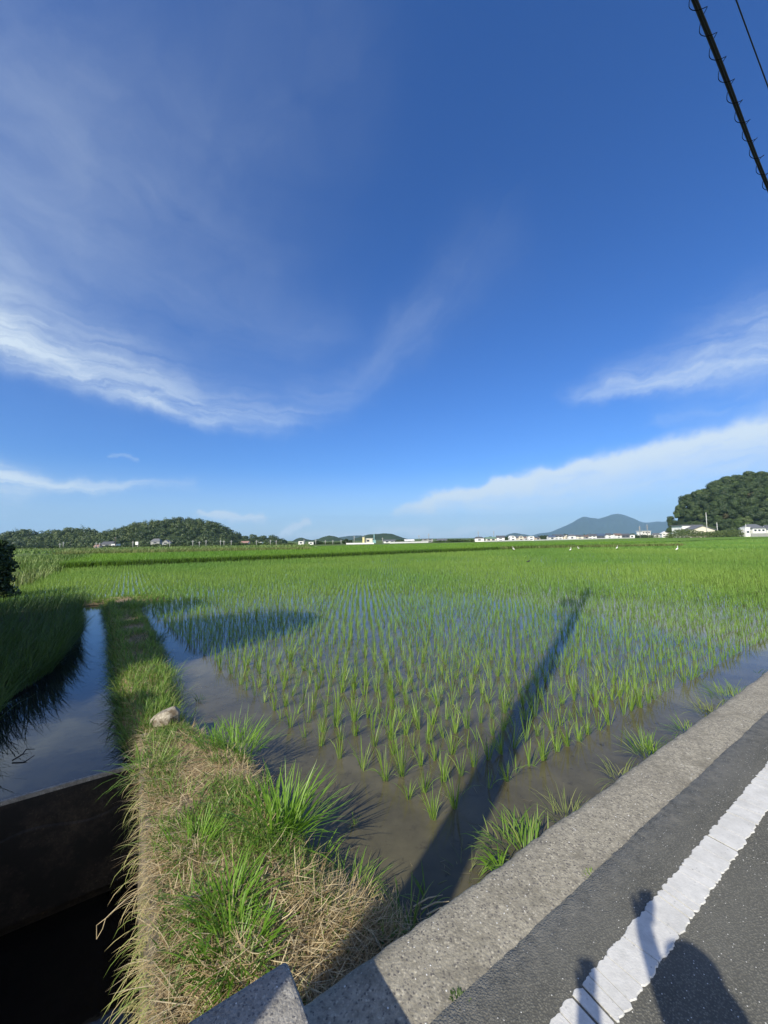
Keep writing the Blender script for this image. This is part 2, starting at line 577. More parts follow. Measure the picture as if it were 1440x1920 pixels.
def build_world():
    w = bpy.data.worlds.new('World')
    SC.world = w
    w.use_nodes = True
    nt = NT(w.node_tree)
    bg = nt.n['Background']
    sky = nt.node('ShaderNodeTexSky', sky_type='NISHITA')
    sky.sun_disc = False
    sky.sun_elevation = SUN_EL
    sky.sun_rotation = SUN_AZ + PI
    sky.air_density, sky.dust_density, sky.ozone_density = 1.0, 0.6, 2.2
    g = nt.node('ShaderNodeTexCoord').outputs['Generated']
    sp = nt.node('ShaderNodeSeparateXYZ')
    nt.l.new(g, sp.inputs[0])
    x, y, z = sp.outputs
    az = nt.math('MULTIPLY', nt.math('ARCTAN2', x, y), 180 / PI)
    el = nt.math('MULTIPLY', nt.math('ARCSINE', z), 180 / PI)
    wob = nt.node('ShaderNodeCombineXYZ')
    nt.setin(wob.inputs[0], az); nt.setin(wob.inputs[1], el)
    n1 = nt.noise(wob.outputs[0], 0.11, 5, 0.55)
    n2 = nt.noise(wob.outputs[0], 0.17, 5, 0.6)
    azw = nt.math('MULTIPLY_ADD', nt.math('SUBTRACT', n1, 0.5), 9.0, az)
    elw = nt.math('MULTIPLY_ADD', nt.math('SUBTRACT', n2, 0.5), 4.0, el)
    total = None

    def band(pts, streak, seed, smin, smax, amp=1.0):
        """pts: (px, py, width below, width above, strength) along the cloud; streak: (along, across) noise scale"""
        nonlocal total
        A = [(*angles(q[0], q[1]), *q[2:]) for q in pts]
        ax, ay = A[-1][0] - A[0][0], A[-1][1] - A[0][1]
        l = math.hypot(ax, ay)
        ax, ay = ax / l, ay / l
        al = nt.math('ADD', nt.math('MULTIPLY', azw, ax * streak[0]), nt.math('MULTIPLY', elw, ay * streak[0]))
        ac = nt.math('ADD', nt.math('MULTIPLY', azw, -ay * streak[1]), nt.math('MULTIPLY', elw, ax * streak[1]))
        v = nt.node('ShaderNodeCombineXYZ')
        nt.setin(v.inputs[0], al); nt.setin(v.inputs[1], ac); nt.setin(v.inputs[2], seed)
        st = nt.remap(nt.noise(v.outputs[0], 1.0, 6, 0.6, 0.6), smin, smax, 0.0, 1.0)
        best = None
        for a, b in zip(A[:-1], A[1:]):
            dx, dy = b[0] - a[0], b[1] - a[1]
            L2 = dx * dx + dy * dy
            qx, qy = nt.math('SUBTRACT', azw, a[0]), nt.math('SUBTRACT', elw, a[1])
            h = nt.math('ADD', nt.math('MULTIPLY', qx, dx / L2), nt.math('MULTIPLY', qy, dy / L2), clamp=True)
            ex, ey = nt.math('MULTIPLY_ADD', h, -dx, qx), nt.math('MULTIPLY_ADD', h, -dy, qy)
            d = nt.math('SQRT', nt.math('ADD', nt.math('MULTIPLY', ex, ex), nt.math('MULTIPLY', ey, ey)))
            side = nt.math('SUBTRACT', nt.math('MULTIPLY', qy, dx), nt.math('MULTIPLY', qx, dy))
            upm = nt.remap(side, -0.02 * math.sqrt(L2), 0.02 * math.sqrt(L2), 0, 1)
            wb = nt.math('MULTIPLY_ADD', h, b[2] - a[2], a[2])
            wa = nt.math('MULTIPLY_ADD', h, b[3] - a[3], a[3])
            wd = nt.math('ADD', nt.math('MULTIPLY', wb, nt.math('SUBTRACT', 1.0, upm)), nt.math('MULTIPLY', wa, upm))
            q = nt.math('DIVIDE', d, wd)
            m = nt.math('EXPONENT', nt.math('MULTIPLY', nt.math('MULTIPLY', q, q), -1.0))
            m = nt.math('MULTIPLY', m, nt.math('MULTIPLY_ADD', h, b[4] - a[4], a[4]))
            best = m if best is None else nt.math('MAXIMUM', best, m)
        c = nt.math('MULTIPLY', best, st)
        if amp != 1.0:
            c = nt.math('MULTIPLY', c, amp)
        total = c if total is None else nt.math('ADD', total, c)

    # long cirrus on the left, its thin veil above, the fork in the middle
    band([(-200, 560, 1.2, 5.5, .80), (0, 655, 1.3, 5.5, .82), (200, 725, 1.2, 5, .72), (380, 785, 1.0, 4.0, .62), (520, 795, 1.4, 3.4, .30), (640, 745, 2.0, 3.0, .10)], (0.085, 0.75), 1.3, 0.16, 0.62)
    band([(-150, 330, 14, 14, .37), (120, 420, 12, 12, .30), (330, 500, 10, 11, .20), (560, 640, 7, 8, .12)], (0.06, 0.15), 4.1, 0.12, 0.80)
    band([(60, 120, 13, 12, .10), (420, 230, 11, 11, .10), (600, 60, 11, 11, .08)], (0.07, 0.14), 7.7, 0.1, 0.85)
    band([(640, 760, 2, 2, .05), (700, 690, 2.8, 2.2, .17), (790, 580, 4.2, 2.8, .15), (900, 450, 5.5, 3.5, .06)], (0.08, 0.3), 9.2, 0.12, 0.75)
    # low bands
    band([(-200, 875, 2.6, 1.2, .9), (0, 892, 2.4, 1.2, .88), (120, 908, 0.9, 0.8, .68), (250, 914, 0.6, 0.5, .45), (350, 902, 0.8, 0.6, .16)], (0.14, 0.9), 12.4, 0.18, 0.55)
    band([(200, 853, .2, .2, .30), (262, 859, .2, .2, .22)], (0.3, 1.2), 14.0, 0.2, 0.5)
    band([(360, 958, .25, .2, .50), (430, 964, .8, .5, 1.0), (500, 972, .7, .4, .6)], (0.4, 1.0), 15.5, 0.0, 0.4)
    band([(520, 993, .6, .3, .6), (570, 976, .5, .45, 1.0), (588, 976, .4, .4, .5)], (0.4, 1.0), 16.5, 0.0, 0.4)
    band([(560, 1002, .6, .5, .40), (800, 998, .8, .7, .45), (960, 996, .8, .7, .45)], (0.15, 0.8), 17.5, 0.25, 0.6)
    # wide band on the right
    band([(740, 958, .9, .5, .40), (800, 940, 1.8, .7, .78), (1000, 892, 2.9, .8, .86), (1200, 848, 3.4, .9, .92), (1440, 800, 3.9, 1.5, .95), (1650, 750, 4, 2, .9)], (0.09, 0.50), 21.0, 0.04, 0.46)
    band([(900, 960, 1.6, 1.6, .30), (1150, 920, 1.8, 2, .32), (1440, 880, 1.8, 2, .22)], (0.09, 0.5), 23.0, 0.25, 0.7)
    band([(1050, 745, .7, 1.0, .10), (1150, 738, .8, 2.2, .48), (1300, 705, 1.3, 3.6, .58), (1440, 665, 2.0, 4.4, .62), (1650, 600, 2.4, 4, .5)], (0.13, 0.6), 27.0, 0.20, 0.62)
    band([(1240, 790, 1, 1.4, .14), (1440, 735, 1.2, 1.6, .18)], (0.15, 0.6), 29.0, 0.2, 0.6)
    # overall milky veil, stronger low down
    veil = nt.math('MULTIPLY', nt.remap(el, 0.0, 11.0, 0.42, 0.0, True), 1.0)
    total = nt.math('ADD', total, veil)
    mask = nt.math('MINIMUM', nt.math('MAXIMUM', total, 0.0), 0.93)
    back = nt.math('MULTIPLY', nt.remap(y, -0.15, -0.75, 0.0, 0.8, True), nt.remap(nt.noise(g, 2.2, 5, 0.6), 0.25, 0.6))  # unseen bright cloud added behind the camera, whitish fill for the blue shadows
    hs = nt.node('ShaderNodeHueSaturation')
    nt.l.new(sky.outputs[0], hs.inputs['Color'])
    hs.inputs['Saturation'].default_value = 1.22
    hs.inputs['Value'].default_value = 1.0
    col = nt.mix(1.0, hs.outputs[0], (0.49, 0.78, 1.25), 'MULTIPLY')
    col = nt.mix(mask, col, (6.0, 6.9, 7.6))
    col = nt.mix(back, col, (11.0, 11.0, 10.8))
    nt.l.new(col, bg.inputs['Color'])
    bg.inputs['Strength'].default_value = 0.085


build_world()

# ------------------------------------------------------------------ haze
def haze():
    b = MB().box((0, 0, 240), (17000, 17000, 490))
    o = b.build('haze', None)
    tag(o, kind='stuff')
    m = bpy.data.materials.new('haze air')
    m.use_nodes = True
    nt = NT(m.node_tree)
    nt.n.remove(nt.n['Principled BSDF'])
    v = nt.node('ShaderNodeVolumePrincipled')
    v.inputs['Color'].default_value = (0.42, 0.70, 1.0, 1)
    v.inputs['Density'].default_value = 0.00011
    v.inputs['Anisotropy'].default_value = 0.0
    nt.l.new(v.outputs[0], nt.n['Material Output'].inputs['Volume'])
    o.data.materials.append(m)


haze()

# ------------------------------------------------------------------ ground
def ground():
    S = [-7500, -400, -40, -4, -1.2, 0.25, 4, 60, 400, 7500]
    T = [-7500, -400, -40, -6, 4.8, 17.8, 60, 400, 7500]
    n, m = len(S), len(T)
    V = [P(s, t, -0.06) for s in S for t in T]
    F = []
    for i in range(n - 1):
        for j in range(m - 1):
            if S[i] == -1.2 and T[j] in (-6, 4.8):
                continue
            F.append((i * m + j, (i + 1) * m + j, (i + 1) * m + j + 1, i * m + j + 1))
    o = link('ground', np_mesh('ground', np.array(V), np.array(F), smooth=False), M['ground'])
    tag(o, kind='structure')


ground()


def paddy_water():
    # one shallow sheet reaching from the kerb to beyond the far bund
    V = [P(0.3, 1.4, 0), P(420, 1.4, 0), P(420, 46, 0), P(-12, 46, 0), P(-12, 17.6, 0), P(0.0, 17.6, 0)]
    me = bpy.data.meshes.new('paddy_water')
    me.from_pydata(V, [], [(0, 1, 2, 3, 4, 5)])
    o = link('paddy_water', me, M['paddy'])
    tag(o, kind='structure')


paddy_water()

# ------------------------------------------------------------------ road, kerb, parapet
def road():
    ss = np.concatenate([np.arange(-30, -1, 2.0), np.arange(-1, 9, 0.03), np.arange(9, 80, 1.0)])
    edge = 1.212 + 0.006 * vnoise(ss, ss * 0, 3, 4, 2.0) + 0.005 * vnoise(ss, ss * 0, 5, 2, 22.0)
    ts = np.array([-4.6, -3, -1.5, 0, 0.6, 1.0])
    S = np.repeat(ss[:, None], 8, 1)
    T = np.concatenate([np.repeat(ts[None], len(ss), 0), edge[:, None], edge[:, None] + 0.004], 1)
    Z = np.full(S.shape, ROAD + 0.010)
    Z[:, :6] += 0.0012 * vnoise(S[:, :6], T[:, :6], 4, 3, 1.2)
    Z[:, 7] = ROAD - 0.01
    o = grid_mesh('road', S, T, Z, M['road'], smooth=False)
    tag(o, kind='structure')
    sl = MB().stbox(-30, 80, -4.6, 1.2, -0.05, ROAD - 0.012).build('road_base', M['wall_old'], o)
    # edge line: thick paint, cracked across and crumbled along its edges
    b = MB()
    s = 0.95
    zt = ROAD + 0.0145
    n_seg = 0
    while s < 30:
        near = s < 7
        ln = random.choice([0.05, 0.07, 0.09, 0.12, 0.15, 0.2]) * (1 if near else 4)
        gap = random.choice([0.002, 0.003, 0.0035, 0.004, 0.006]) if near else 0.003
        if near and random.random() < 0.08: gap = 0.012
        step = 0.010 if near else 0.1
        k = max(2, int(ln / step))
        sk0, sk1 = random.uniform(-0.02, 0.02), 0
        lo, hi = [], []
        q0 = random.uniform(0, 9)
        for i in range(k + 1):
            u = i / k
            e = 0.003 * (2 * abs(u - 0.5)) ** 6 + 0.003 * math.sin(q0 + u * ln * 70) * math.sin(q0 * 3 + u * ln * 31)
            q = s + ln * u
            lo.append((q, 0.825 + random.uniform(-0.003, 0.003) + e * 1.6))
            hi.append((q + 0.012 * math.sin(q * 9), 0.968 + random.uniform(-0.003, 0.003) - e * 1.6))
        poly = lo + [(hi[-1][0] + random.uniform(-.004, .004), 0.93), (hi[-1][0] + random.uniform(-.006, .004), 0.87)][0:0] + hi[::-1]
        top = [P(a, c, zt) for a, c in poly]
        bot = [P(a + (0.0), c + (0.004 if c > 0.9 else -0.004), zt - 0.006) for a, c in poly]
        m = len(poly)
        b.add(top + bot, [tuple(range(m))] + [(i, i + m, (i + 1) % m + m, (i + 1) % m) for i in range(m)])
        s += ln + gap
    ln = b.build('edge_line', M['paint'], o)
    ln['label'] = 'cracked white edge line'


road()


def kerb():
    ss = np.concatenate([np.arange(-30, -1, 2.0), np.arange(-1, 9, 0.025), np.arange(9, 80, 1.0)])
    prof = [(1.10, 0.0), (1.22, 0.002), (1.30, 0.004), (1.42, 0.006), (1.50, 0.004), (1.535, -0.004), (1.557, -0.022), (1.566, -0.06), (1.570, -0.62)]
    n = len(prof)
    S = np.repeat(ss[:, None], n, 1)
    T = np.repeat(np.array([p[0] for p in prof])[None], len(ss), 0)
    Z = ROAD + np.repeat(np.array([p[1] for p in prof])[None], len(ss), 0)
    rag = 0.013 * vnoise(ss, ss * 0, 8, 5, 4.0) + 0.014 * np.minimum(0, vnoise(ss, ss * 0, 9, 3, 14.0))
    T[:, 4:8] += rag[:, None] * np.array([.4, .9, 1, 1])[None]
    Z[:, 1:6] += 0.003 * vnoise(S[:, 1:6], T[:, 1:6], 2, 3, 8.0)
    o = grid_mesh('kerb', S, T, Z, M['kerb'])
    tag(o, kind='structure')


kerb()


def parapet():
    b = MB().stbox(-2.6, 0.490, 0.96, 1.380, ROAD - 0.02, 0.80)
    o = b.build('bridge_parapet', M['parapet'])
    bevel(o, 0.022, 3)
    tag(o, 'low grey concrete bridge parapet with rounded corner at the foot of the picture', 'parapet')


parapet()

# ------------------------------------------------------------------ channel
def channel():
    w = MB().stbox(0.15, 0.27, -6, 4.86, -1.75, 0.24).build('retaining_wall', M['wall_old'])
    tag(w, 'dirty concrete retaining wall of the dyke, draped with dry grass above the dark channel', 'wall')
    w2 = MB().stbox(-1.4, -1.2, -6, 4.86, -1.75, 0.10).build('channel_wall', M['wall_old'])
    tag(w2, 'concrete wall on the far left side of the dark channel', 'wall')
    e = empty('weir', P(-0.55, 4.8, -1.75))
    tag(e, 'stained concrete weir with a pale lip holding back the channel pool', 'weir')
    e_inv = Matrix.Translation(-Vector(e.location))
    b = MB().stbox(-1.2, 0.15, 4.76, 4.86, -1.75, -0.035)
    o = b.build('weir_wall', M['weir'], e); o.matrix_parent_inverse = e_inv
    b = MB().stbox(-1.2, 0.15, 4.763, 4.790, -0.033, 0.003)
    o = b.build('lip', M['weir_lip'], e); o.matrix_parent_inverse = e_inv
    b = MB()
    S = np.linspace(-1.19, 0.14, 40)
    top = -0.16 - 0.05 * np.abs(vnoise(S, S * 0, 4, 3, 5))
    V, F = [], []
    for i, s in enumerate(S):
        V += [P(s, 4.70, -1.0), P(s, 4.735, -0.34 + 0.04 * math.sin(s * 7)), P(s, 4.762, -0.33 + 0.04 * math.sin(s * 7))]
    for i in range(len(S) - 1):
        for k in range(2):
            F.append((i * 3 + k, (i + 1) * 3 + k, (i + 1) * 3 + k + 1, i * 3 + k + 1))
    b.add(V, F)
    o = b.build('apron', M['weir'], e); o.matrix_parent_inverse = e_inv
    # pool held behind the weir, drain water below it
    S, T = np.meshgrid(np.linspace(-2.2, 0.4, 3), np.linspace(4.80, 17.9, 5), indexing='ij')
    o = grid_mesh('channel_pool', S, T, np.full(S.shape, -0.012), M['pool'], smooth=False)
    tag(o, kind='structure')
    S, T = np.meshgrid(np.linspace(-1.3, 0.2, 3), np.linspace(-6, 4.8, 5), indexing='ij')
    o = grid_mesh('drain_water', S, T, np.full(S.shape, -1.1), M['drain'], smooth=False)
    tag(o, kind='structure')


channel()

# ------------------------------------------------------------------ dyke
sR_t = [1.5, 1.85, 2.2, 2.73, 3.82, 4.56, 5.15, 6.62, 10.1, 16.8, 18.2]
sR_s = [2.1, 1.65, 1.36, 1.20, 1.20, 0.82, 0.58, 0.68, 0.62, 0.36, 0.30]
sL_t = [4.8, 5.2, 8.1, 12.1, 17.7, 18.2]
sL_s = [0.10, 0.04, -0.16, -0.33, -0.75, -0.8]


def dyke_z(S, T):
    S, T = np.asarray(S, float), np.asarray(T, float)
    h = np.interp(T, [1.5, 1.9, 2.4, 4.4, 5.2, 8, 17], [0.20, 0.26, 0.31, 0.27, 0.20, 0.17, 0.14])
    h = h - 0.22 * np.clip((S - 0.55) / 0.5, 0, 1) * np.clip((2.25 - T) / 0.5, 0, 1)
    R = np.interp(T, sR_t, sR_s) + 0.06 * vnoise(T, T * 0, 21, 3, 2.0)
    Lf = np.interp(T, sL_t, sL_s) + 0.04 * vnoise(T, T * 0, 22, 3, 2.0)
    wr = np.interp(T, [2, 3.5, 5], [0.55, 0.40, 0.26])
    a = np.clip((R + 0.04 - S) / wr, 0, 1)
    a = a * a * (3 - 2 * a)
    b = np.where(T < 4.8, 1.0, np.clip((S - Lf + 0.04) / 0.20, 0, 1))
    return -0.10 + (h + 0.10) * a * b + 0.025 * vnoise(S, T, 23, 4, 3.5) * a


def dyke():
    T = np.concatenate([np.arange(1.50, 6, 0.04), np.arange(6, 18.3, 0.12)])
    k = 52
    lo = np.where(T < 4.8, 0.185 + 0.05 * vnoise(T, T * 0, 27, 4, 2.6), np.interp(T, sL_t, sL_s) - 0.12)
    hi = np.interp(T, sR_t, sR_s) + 0.25
    u = np.linspace(0, 1, k)
    S = lo[:, None] + (hi - lo)[:, None] * u[None]
    TT = np.repeat(T[:, None], k, 1)
    o = grid_mesh('dyke', S.T, TT.T, dyke_z(S, TT).T, M['soil'])
    tag(o, kind='structure')
    # cross bund at the far end of the dyke
    ss = np.linspace(-7, 1.4, 60)
    tt = np.linspace(17.6, 18.7, 9)
    S, T2 = np.meshgrid(ss, tt, indexing='ij')
    z = -0.05 + 0.17 * np.sin(np.clip((T2 - 17.6) / 1.1, 0, 1) * PI) * np.clip((1.4 - S) / 0.5, 0, 1) + 0.02 * vnoise(S, T2, 31, 3, 3)
    o = grid_mesh('cross_bund', S, T2, z, M['soil'])
    tag(o, kind='structure')
    # left bank of the channel
    ss = np.concatenate([np.linspace(-40, -3, 20), np.linspace(-2.8, -0.7, 24)])
    tt = np.concatenate([np.arange(4.9, 18, 0.25), [18.6]])
    S, T2 = np.meshgrid(ss, tt, indexing='ij')
    Lb = np.interp(T2, [5, 7.6, 8.6, 11.4, 18.7], [-1.40, -1.40, -1.12, -0.98, -1.55])
    a = np.clip((Lb - S) / 0.25, 0, 1)
    z = -0.09 + 0.24 * a * a * (3 - 2 * a) + 0.05 * vnoise(S, T2, 33, 3, 0.8)
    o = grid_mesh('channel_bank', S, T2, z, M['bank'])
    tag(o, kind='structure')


dyke()

# ------------------------------------------------------------------ grass on the dyke and banks
def stuff(name, mesh3, mat):
    V, F, R = mesh3
    o = link(name, np_mesh(name, V, F, R), mat)
    tag(o, kind='stuff')
    return o


def on_dyke(n, t0, t1, smin=None, margin=0.05):
    T = U(t0, t1, n)
    lo = np.where(T < 4.8, 0.17, np.interp(T, sL_t, sL_s) + 0.0) if smin is None else np.full(n, smin)
    hi = np.interp(T, sR_t, sR_s) - margin
    S = lo + (hi - lo) * RNG.uniform(0, 1, n)
    return S, T


def dyke_grass():
    parts = []
    # flattened straw
    S, T = on_dyke(15000, 1.58, 6.2)
    keep = vnoise(S, T, 41, 4, 2.8) > -0.20 + .12 * RNG.normal(0, 1, len(S))
    S, T = S[keep], T[keep]
    n = len(S)
    parts.append(blades(Pa(S, T, dyke_z(S, T) + 0.004), U(0, 2 * PI, n), U(.03, .17, n), U(1.15, 1.66, n), U(-.5, .5, n), U(.002, .007, n), 2, 1.4))
    S, T = on_dyke(3500, 6.2, 17)
    n = len(S)
    parts.append(blades(Pa(S, T, dyke_z(S, T) + 0.004), U(0, 2 * PI, n), U(.06, .24, n), U(1.0, 1.6, n), U(-.3, .5, n), U(.004, .008, n), 2))
    # straw mounds by the kerb corner
    n = 5200
    S, T = 0.98 + 0.28 * RNG.normal(0, 1, n), 1.92 + 0.20 * RNG.normal(0, 1, n)
    k = (T > 1.59) & (S > 0.2)
    S, T = S[k], T[k]; n = len(S)
    parts.append(blades(Pa(S, T, dyke_z(S, T) + U(0, .03, n)), U(0, 2 * PI, n), U(.06, .22, n), U(1.15, 1.7, n), U(-.7, .8, n), U(.0025, .006, n), 3, 1.4))
    n = 3600
    T = U(1.3, 4.8, n); S = U(.17, .42, n)
    keep = vnoise(T, T * 0, 46, 3, 2.2) + .3 * RNG.normal(0, 1, n) > -.15
    S, T = S[keep], T[keep]; n = len(S)
    parts.append(blades(Pa(S, T, dyke_z(S, T) + U(.002, .03, n)), AZ + PI + RNG.normal(0, .7, n), U(.07, .24, n), U(1.1, 1.6, n), U(.1, 1.0, n), U(.002, .005, n), 3, 1.2))
    stuff('dry_grass', merge(parts), M['straw'])
    # hanging grass along the channel wall
    n = 8000
    T = U(1.25, 4.75, n)
    q = vnoise(T, T * 0, 44, 3, 1.9)
    keep = q + .25 * RNG.normal(0, 1, n) > -0.10
    T, q = T[keep], q[keep]; n = len(T)
    S = U(.14, .36, n)
    z = np.where(S < .25, 0.238, dyke_z(S, T)) + U(-.03, .012, n)
    lng = np.interp(q, [0, .5], [.5, 1.5])
    az = AZ + PI + RNG.normal(0, 1.25, n)
    a = blades(Pa(S, T, z), az, U(.04, .19, n) * lng, U(.7, 1.8, n), U(.6, 2.6, n), U(.0022, .005, n), 4, 1.3)
    n = 1500
    T = U(1.3, 4.7, n)
    keep = vnoise(T, T * 0, 45, 3, 2.6) + .2 * RNG.normal(0, 1, n) > .1
    T = T[keep]; n = len(T)
    S = U(0.13, .16, n)
    b = blades(Pa(S, T, U(-.55, .1, n)), AZ + PI + RNG.normal(0, 1.0, n), U(.06, .24, n), U(.8, 1.9, n), U(.8, 2.0, n), U(.003, .007, n), 4, 1.2, rnd=U(.3, 1, n))
    # a few long green runners swinging out over the drop
    n = 60
    T = np.repeat(U(1.5, 4.6, 12), 5) + RNG.normal(0, .05, n)
    c2 = blades(Pa(U(.13, .22, n), T, np.full(n, .22)), AZ + PI + RNG.normal(0, .8, n), U(.14, .30, n), U(.8, 1.5, n), U(1.0, 2.1, n), U(.004, .008, n), 5, .8, rnd=U(.75, 1, n))
    a = merge([a, c2])
    stuff('hanging_grass', merge([a, b]), M['hang'])
    # short green growth in drifts
    parts = []
    S, T = on_dyke(26000, 1.62, 5.2, margin=-0.02)
    keep = vnoise(S, T, 47, 4, 3.0) + .1 * RNG.normal(0, 1, len(S)) > -0.06
    S, T = S[keep], T[keep]; n = len(S)
    parts.append(blades(Pa(S, T, dyke_z(S, T)), U(0, 2 * PI, n), U(.025, .11, n), U(.2, 1.2, n), U(.1, 1.0, n), U(.003, .008, n), 2, 1.2))
    S, T = on_dyke(15000, 4.9, 17.4, margin=-0.05)
    e = np.minimum(np.abs(S - np.interp(T, sL_t, sL_s)), np.abs(S - np.interp(T, sR_t, sR_s)))
    keep = (vnoise(S, T, 48, 3, 1.5) + np.interp(e, [0, .25, .5], [.6, .15, -.02])) > -0.05
    S, T = S[keep], T[keep]; n = len(S)
    e = e[keep]
    parts.append(blades(Pa(S, T, dyke_z(S, T)), U(0, 2 * PI, n), U(.08, .20, n) + np.interp(e, [0, .3], [.16, 0]) * U(0, 1, n), U(.15, 1.0, n), U(.2, 1.2, n), U(.005, .010, n), 3))
    # fringe leaning out over the pool
    n = 1500
    T = U(4.95, 17, n); S = np.interp(T, sL_t, sL_s) + U(-.03, .06, n)
    parts.append(blades(Pa(S, T, np.maximum(dyke_z(S, T), 0) + .01), AZ + PI + U(-1.2, 1.2, n), U(.12, .34, n), U(.4, 1.1, n), U(.3, 1.3, n), U(.005, .01, n), 3))
    # sparse weeds along the waterline and on the cross bund
    n = 6500
    S, T = U(-7, 1.3, n), U(17.6, 18.8, n)
    parts.append(blades(Pa(S, T, np.full(n, .06)), U(0, 2 * PI, n), U(.08, .26, n), U(.1, .9, n), U(.2, 1.0, n), U(.01, .02, n), 2))
    stuff('dyke_grass', merge(parts), M['grass'])
    # straw bits and dead leaves adrift along the margins
    n = 900
    T = np.concatenate([U(1.65, 2.7, 500), U(2.5, 9, 400)])
    S = np.concatenate([U(1.2, 6.5, 500), np.interp(T[500:], sR_t, sR_s) + np.abs(RNG.normal(0, .28, 400))])
    keep = vnoise(S, T, 55, 3, 2.2) > 0.05
    S, T = S[keep], T[keep]; n = len(S)
    stuff('floating_straw', blades(Pa(S, T, np.full(n, .004)), U(0, 2 * PI, n), U(.02, .12, n), np.full(n, 1.55), U(-.03, .03, n), U(.002, .005, n), 2), M['litter'])
    # low broad-leaved weeds between the straw
    S, T = on_dyke(9000, 1.65, 6.0)
    keep = vnoise(S, T, 52, 3, 3.2) > 0.12
    S, T = S[keep], T[keep]; n = len(S)
    c = Pa(S, T, dyke_z(S, T) + U(.004, .035, n))
    a = U(0, 2 * PI, n); tl = U(-.7, .7, n); L = U(.008, .022, n)[:, None]
    t = np.stack([np.cos(a) * np.cos(tl), np.sin(a) * np.cos(tl), np.sin(tl)], -1)
    b2 = np.stack([-np.sin(a), np.cos(a), U(-.5, .5, n)], -1) * .42
    V = np.stack([c - t * L, c + b2 * L - t * L * .1, c + t * L, c - b2 * L - t * L * .1], 1).reshape(-1, 3)
    stuff('low_weeds', (V, np.arange(n * 4).reshape(n, 4), np.repeat(RNG.uniform(0, 1, n), 4)), M['broad'])
    # long grass on the left bank, hanging over the pool
    n = 17000
    T = np.where(RNG.uniform(0, 1, n) < .5, U(5.0, 12, n), U(8, 18.4, n))
    Lb = np.interp(T, [5, 7.6, 8.6, 11.4, 18.7], [-1.40, -1.36, -1.08, -0.95, -1.5])
    S = Lb - 5.0 * RNG.uniform(0, 1, n) ** 1.5 + 0.06
    az = AZ + np.where(RNG.uniform(0, 1, n) < .55, U(-1.3, 1.3, n), U(-PI, PI, n))
    a = blades(Pa(S, T, np.full(n, .08)), az, U(.30, .72, n), U(.05, .6, n), U(.2, 1.2, n), U(.006, .013, n), 3)
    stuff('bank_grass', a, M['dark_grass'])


dyke_grass()


def tuft_mesh(n, Lr, spread, wr, lean, curv, nseg=4):
    r = spread * np.sqrt(RNG.uniform(0, 1, n))
    a = U(0, 2 * PI, n)
    pos = np.stack([r * np.sin(a), r * np.cos(a), np.zeros(n)], -1)
    az = a + U(-.9, .9, n)
    return blades(pos, az, U(*Lr, n), U(lean[0], lean[1], n) + 0.25 * r / max(spread, 1e-3), U(*curv, n), U(*wr, n), nseg)


G1, G2 = 'green grass tufts on the dyke', 'grass tufts rooted at the foot of the kerb'


def tuft(name, px, py, zg, label, n, Lr, spread, wr=(.006, .012), lean=(.05, .6), curv=(.2, 1.0), mat='lush', cat='grass tuft', group=None, st=None, ground='dyke'):
    if st is None:
        X, Y = gnd(px, py, zg)
    else:
        X, Y, _ = P(*st)
    s, t = ST(X, Y)
    z = float(dyke_z(s, t)) if ground == 'dyke' else zg
    q = .70 if group == G2 else .78
    if 'largest' in label and name == 'grass_tuft' and n > 100: q = .88
    v, f, r = tuft_mesh(int(n * 1.15), (Lr[0] * q, Lr[1] * q), spread * .9, (wr[0] * .8, wr[1] * .85), (lean[0], lean[1] * 1.15), curv)
    o = link(name, np_mesh(name, v, f, r), M[mat])
    o.location = (X, Y, z - 0.01)
    tag(o, label, cat, group)
    return o


G1, G2 = 'green grass tufts on the dyke', 'grass tufts rooted at the foot of the kerb'
tuft('grass_tuft', 525, 1565, .2, 'largest bright green grass tuft, fanning out over the brown water beside the dyke', 190, (.26, .58), .16, (.008, .017), (.02, .75), (.15, .95), group=G1)
tuft('grass_tuft', 500, 1590, .2, 'loose green grass sprout in front of the largest tuft', 40, (.15, .32), .10, (.006, .012), (.1, .9), (.2, 1.2), group=G1)
tuft('grass_tuft', 440, 1430, .15, 'broad green grass tuft at the water edge behind the largest tuft', 190, (.18, .42), .27, (.006, .012), (.05, .7), group=G1)
tuft('grass_tuft', 395, 1420, .15, 'narrow grass tuft nearest the pale stone, on its right', 60, (.14, .34), .13, (.005, .010), (.05, .6), group=G1)
tuft('grass_tuft', 285, 1450, .25, 'shaded dark green tuft leaning over the channel wall beside the weir', 110, (.18, .42), .20, (.006, .011), (.2, 1.0), (.3, 1.4), 'grass', group=G1)
tuft('grass_tuft', 365, 1600, .28, 'dense spiky grass tuft in the middle of the dyke top', 170, (.10, .28), .16, (.005, .009), (.05, .9), group=G1)
tuft('grass_tuft', 345, 1500, .28, 'low spreading grass tuft on the dyke top below the stone', 150, (.08, .24), .20, (.005, .009), (.2, 1.1), group=G1, mat='grass')
tuft('grass_tuft', 425, 1715, .28, 'tall leafy grass tuft behind the parapet corner', 120, (.14, .32), .14, (.008, .013), (.05, .8), group=G1)
tuft('grass_tuft', 445, 1800, .26, 'lush grass tuft growing right against the parapet', 170, (.12, .28), .17, (.008, .013), (.05, .8), group=G1)
tuft('grass_tuft', 380, 1680, .3, 'thin low grass tuft on the dyke left of the tall leafy tuft', 90, (.08, .22), .15, (.004, .008), (.2, 1.1), group=G1, mat='grass')
tuft('grass_tuft', 640, 1660, .15, 'thin dull green weeds at the corner of the muddy water', 130, (.10, .30), .24, (.005, .011), (.05, .9), (.2, 1.3), 'grass', group=G1)
tuft('grass_tuft', 580, 1590, .15, 'sparse bright sprigs at the water edge below the largest tuft', 40, (.10, .30), .14, (.008, .014), (.1, .9), group=G1)
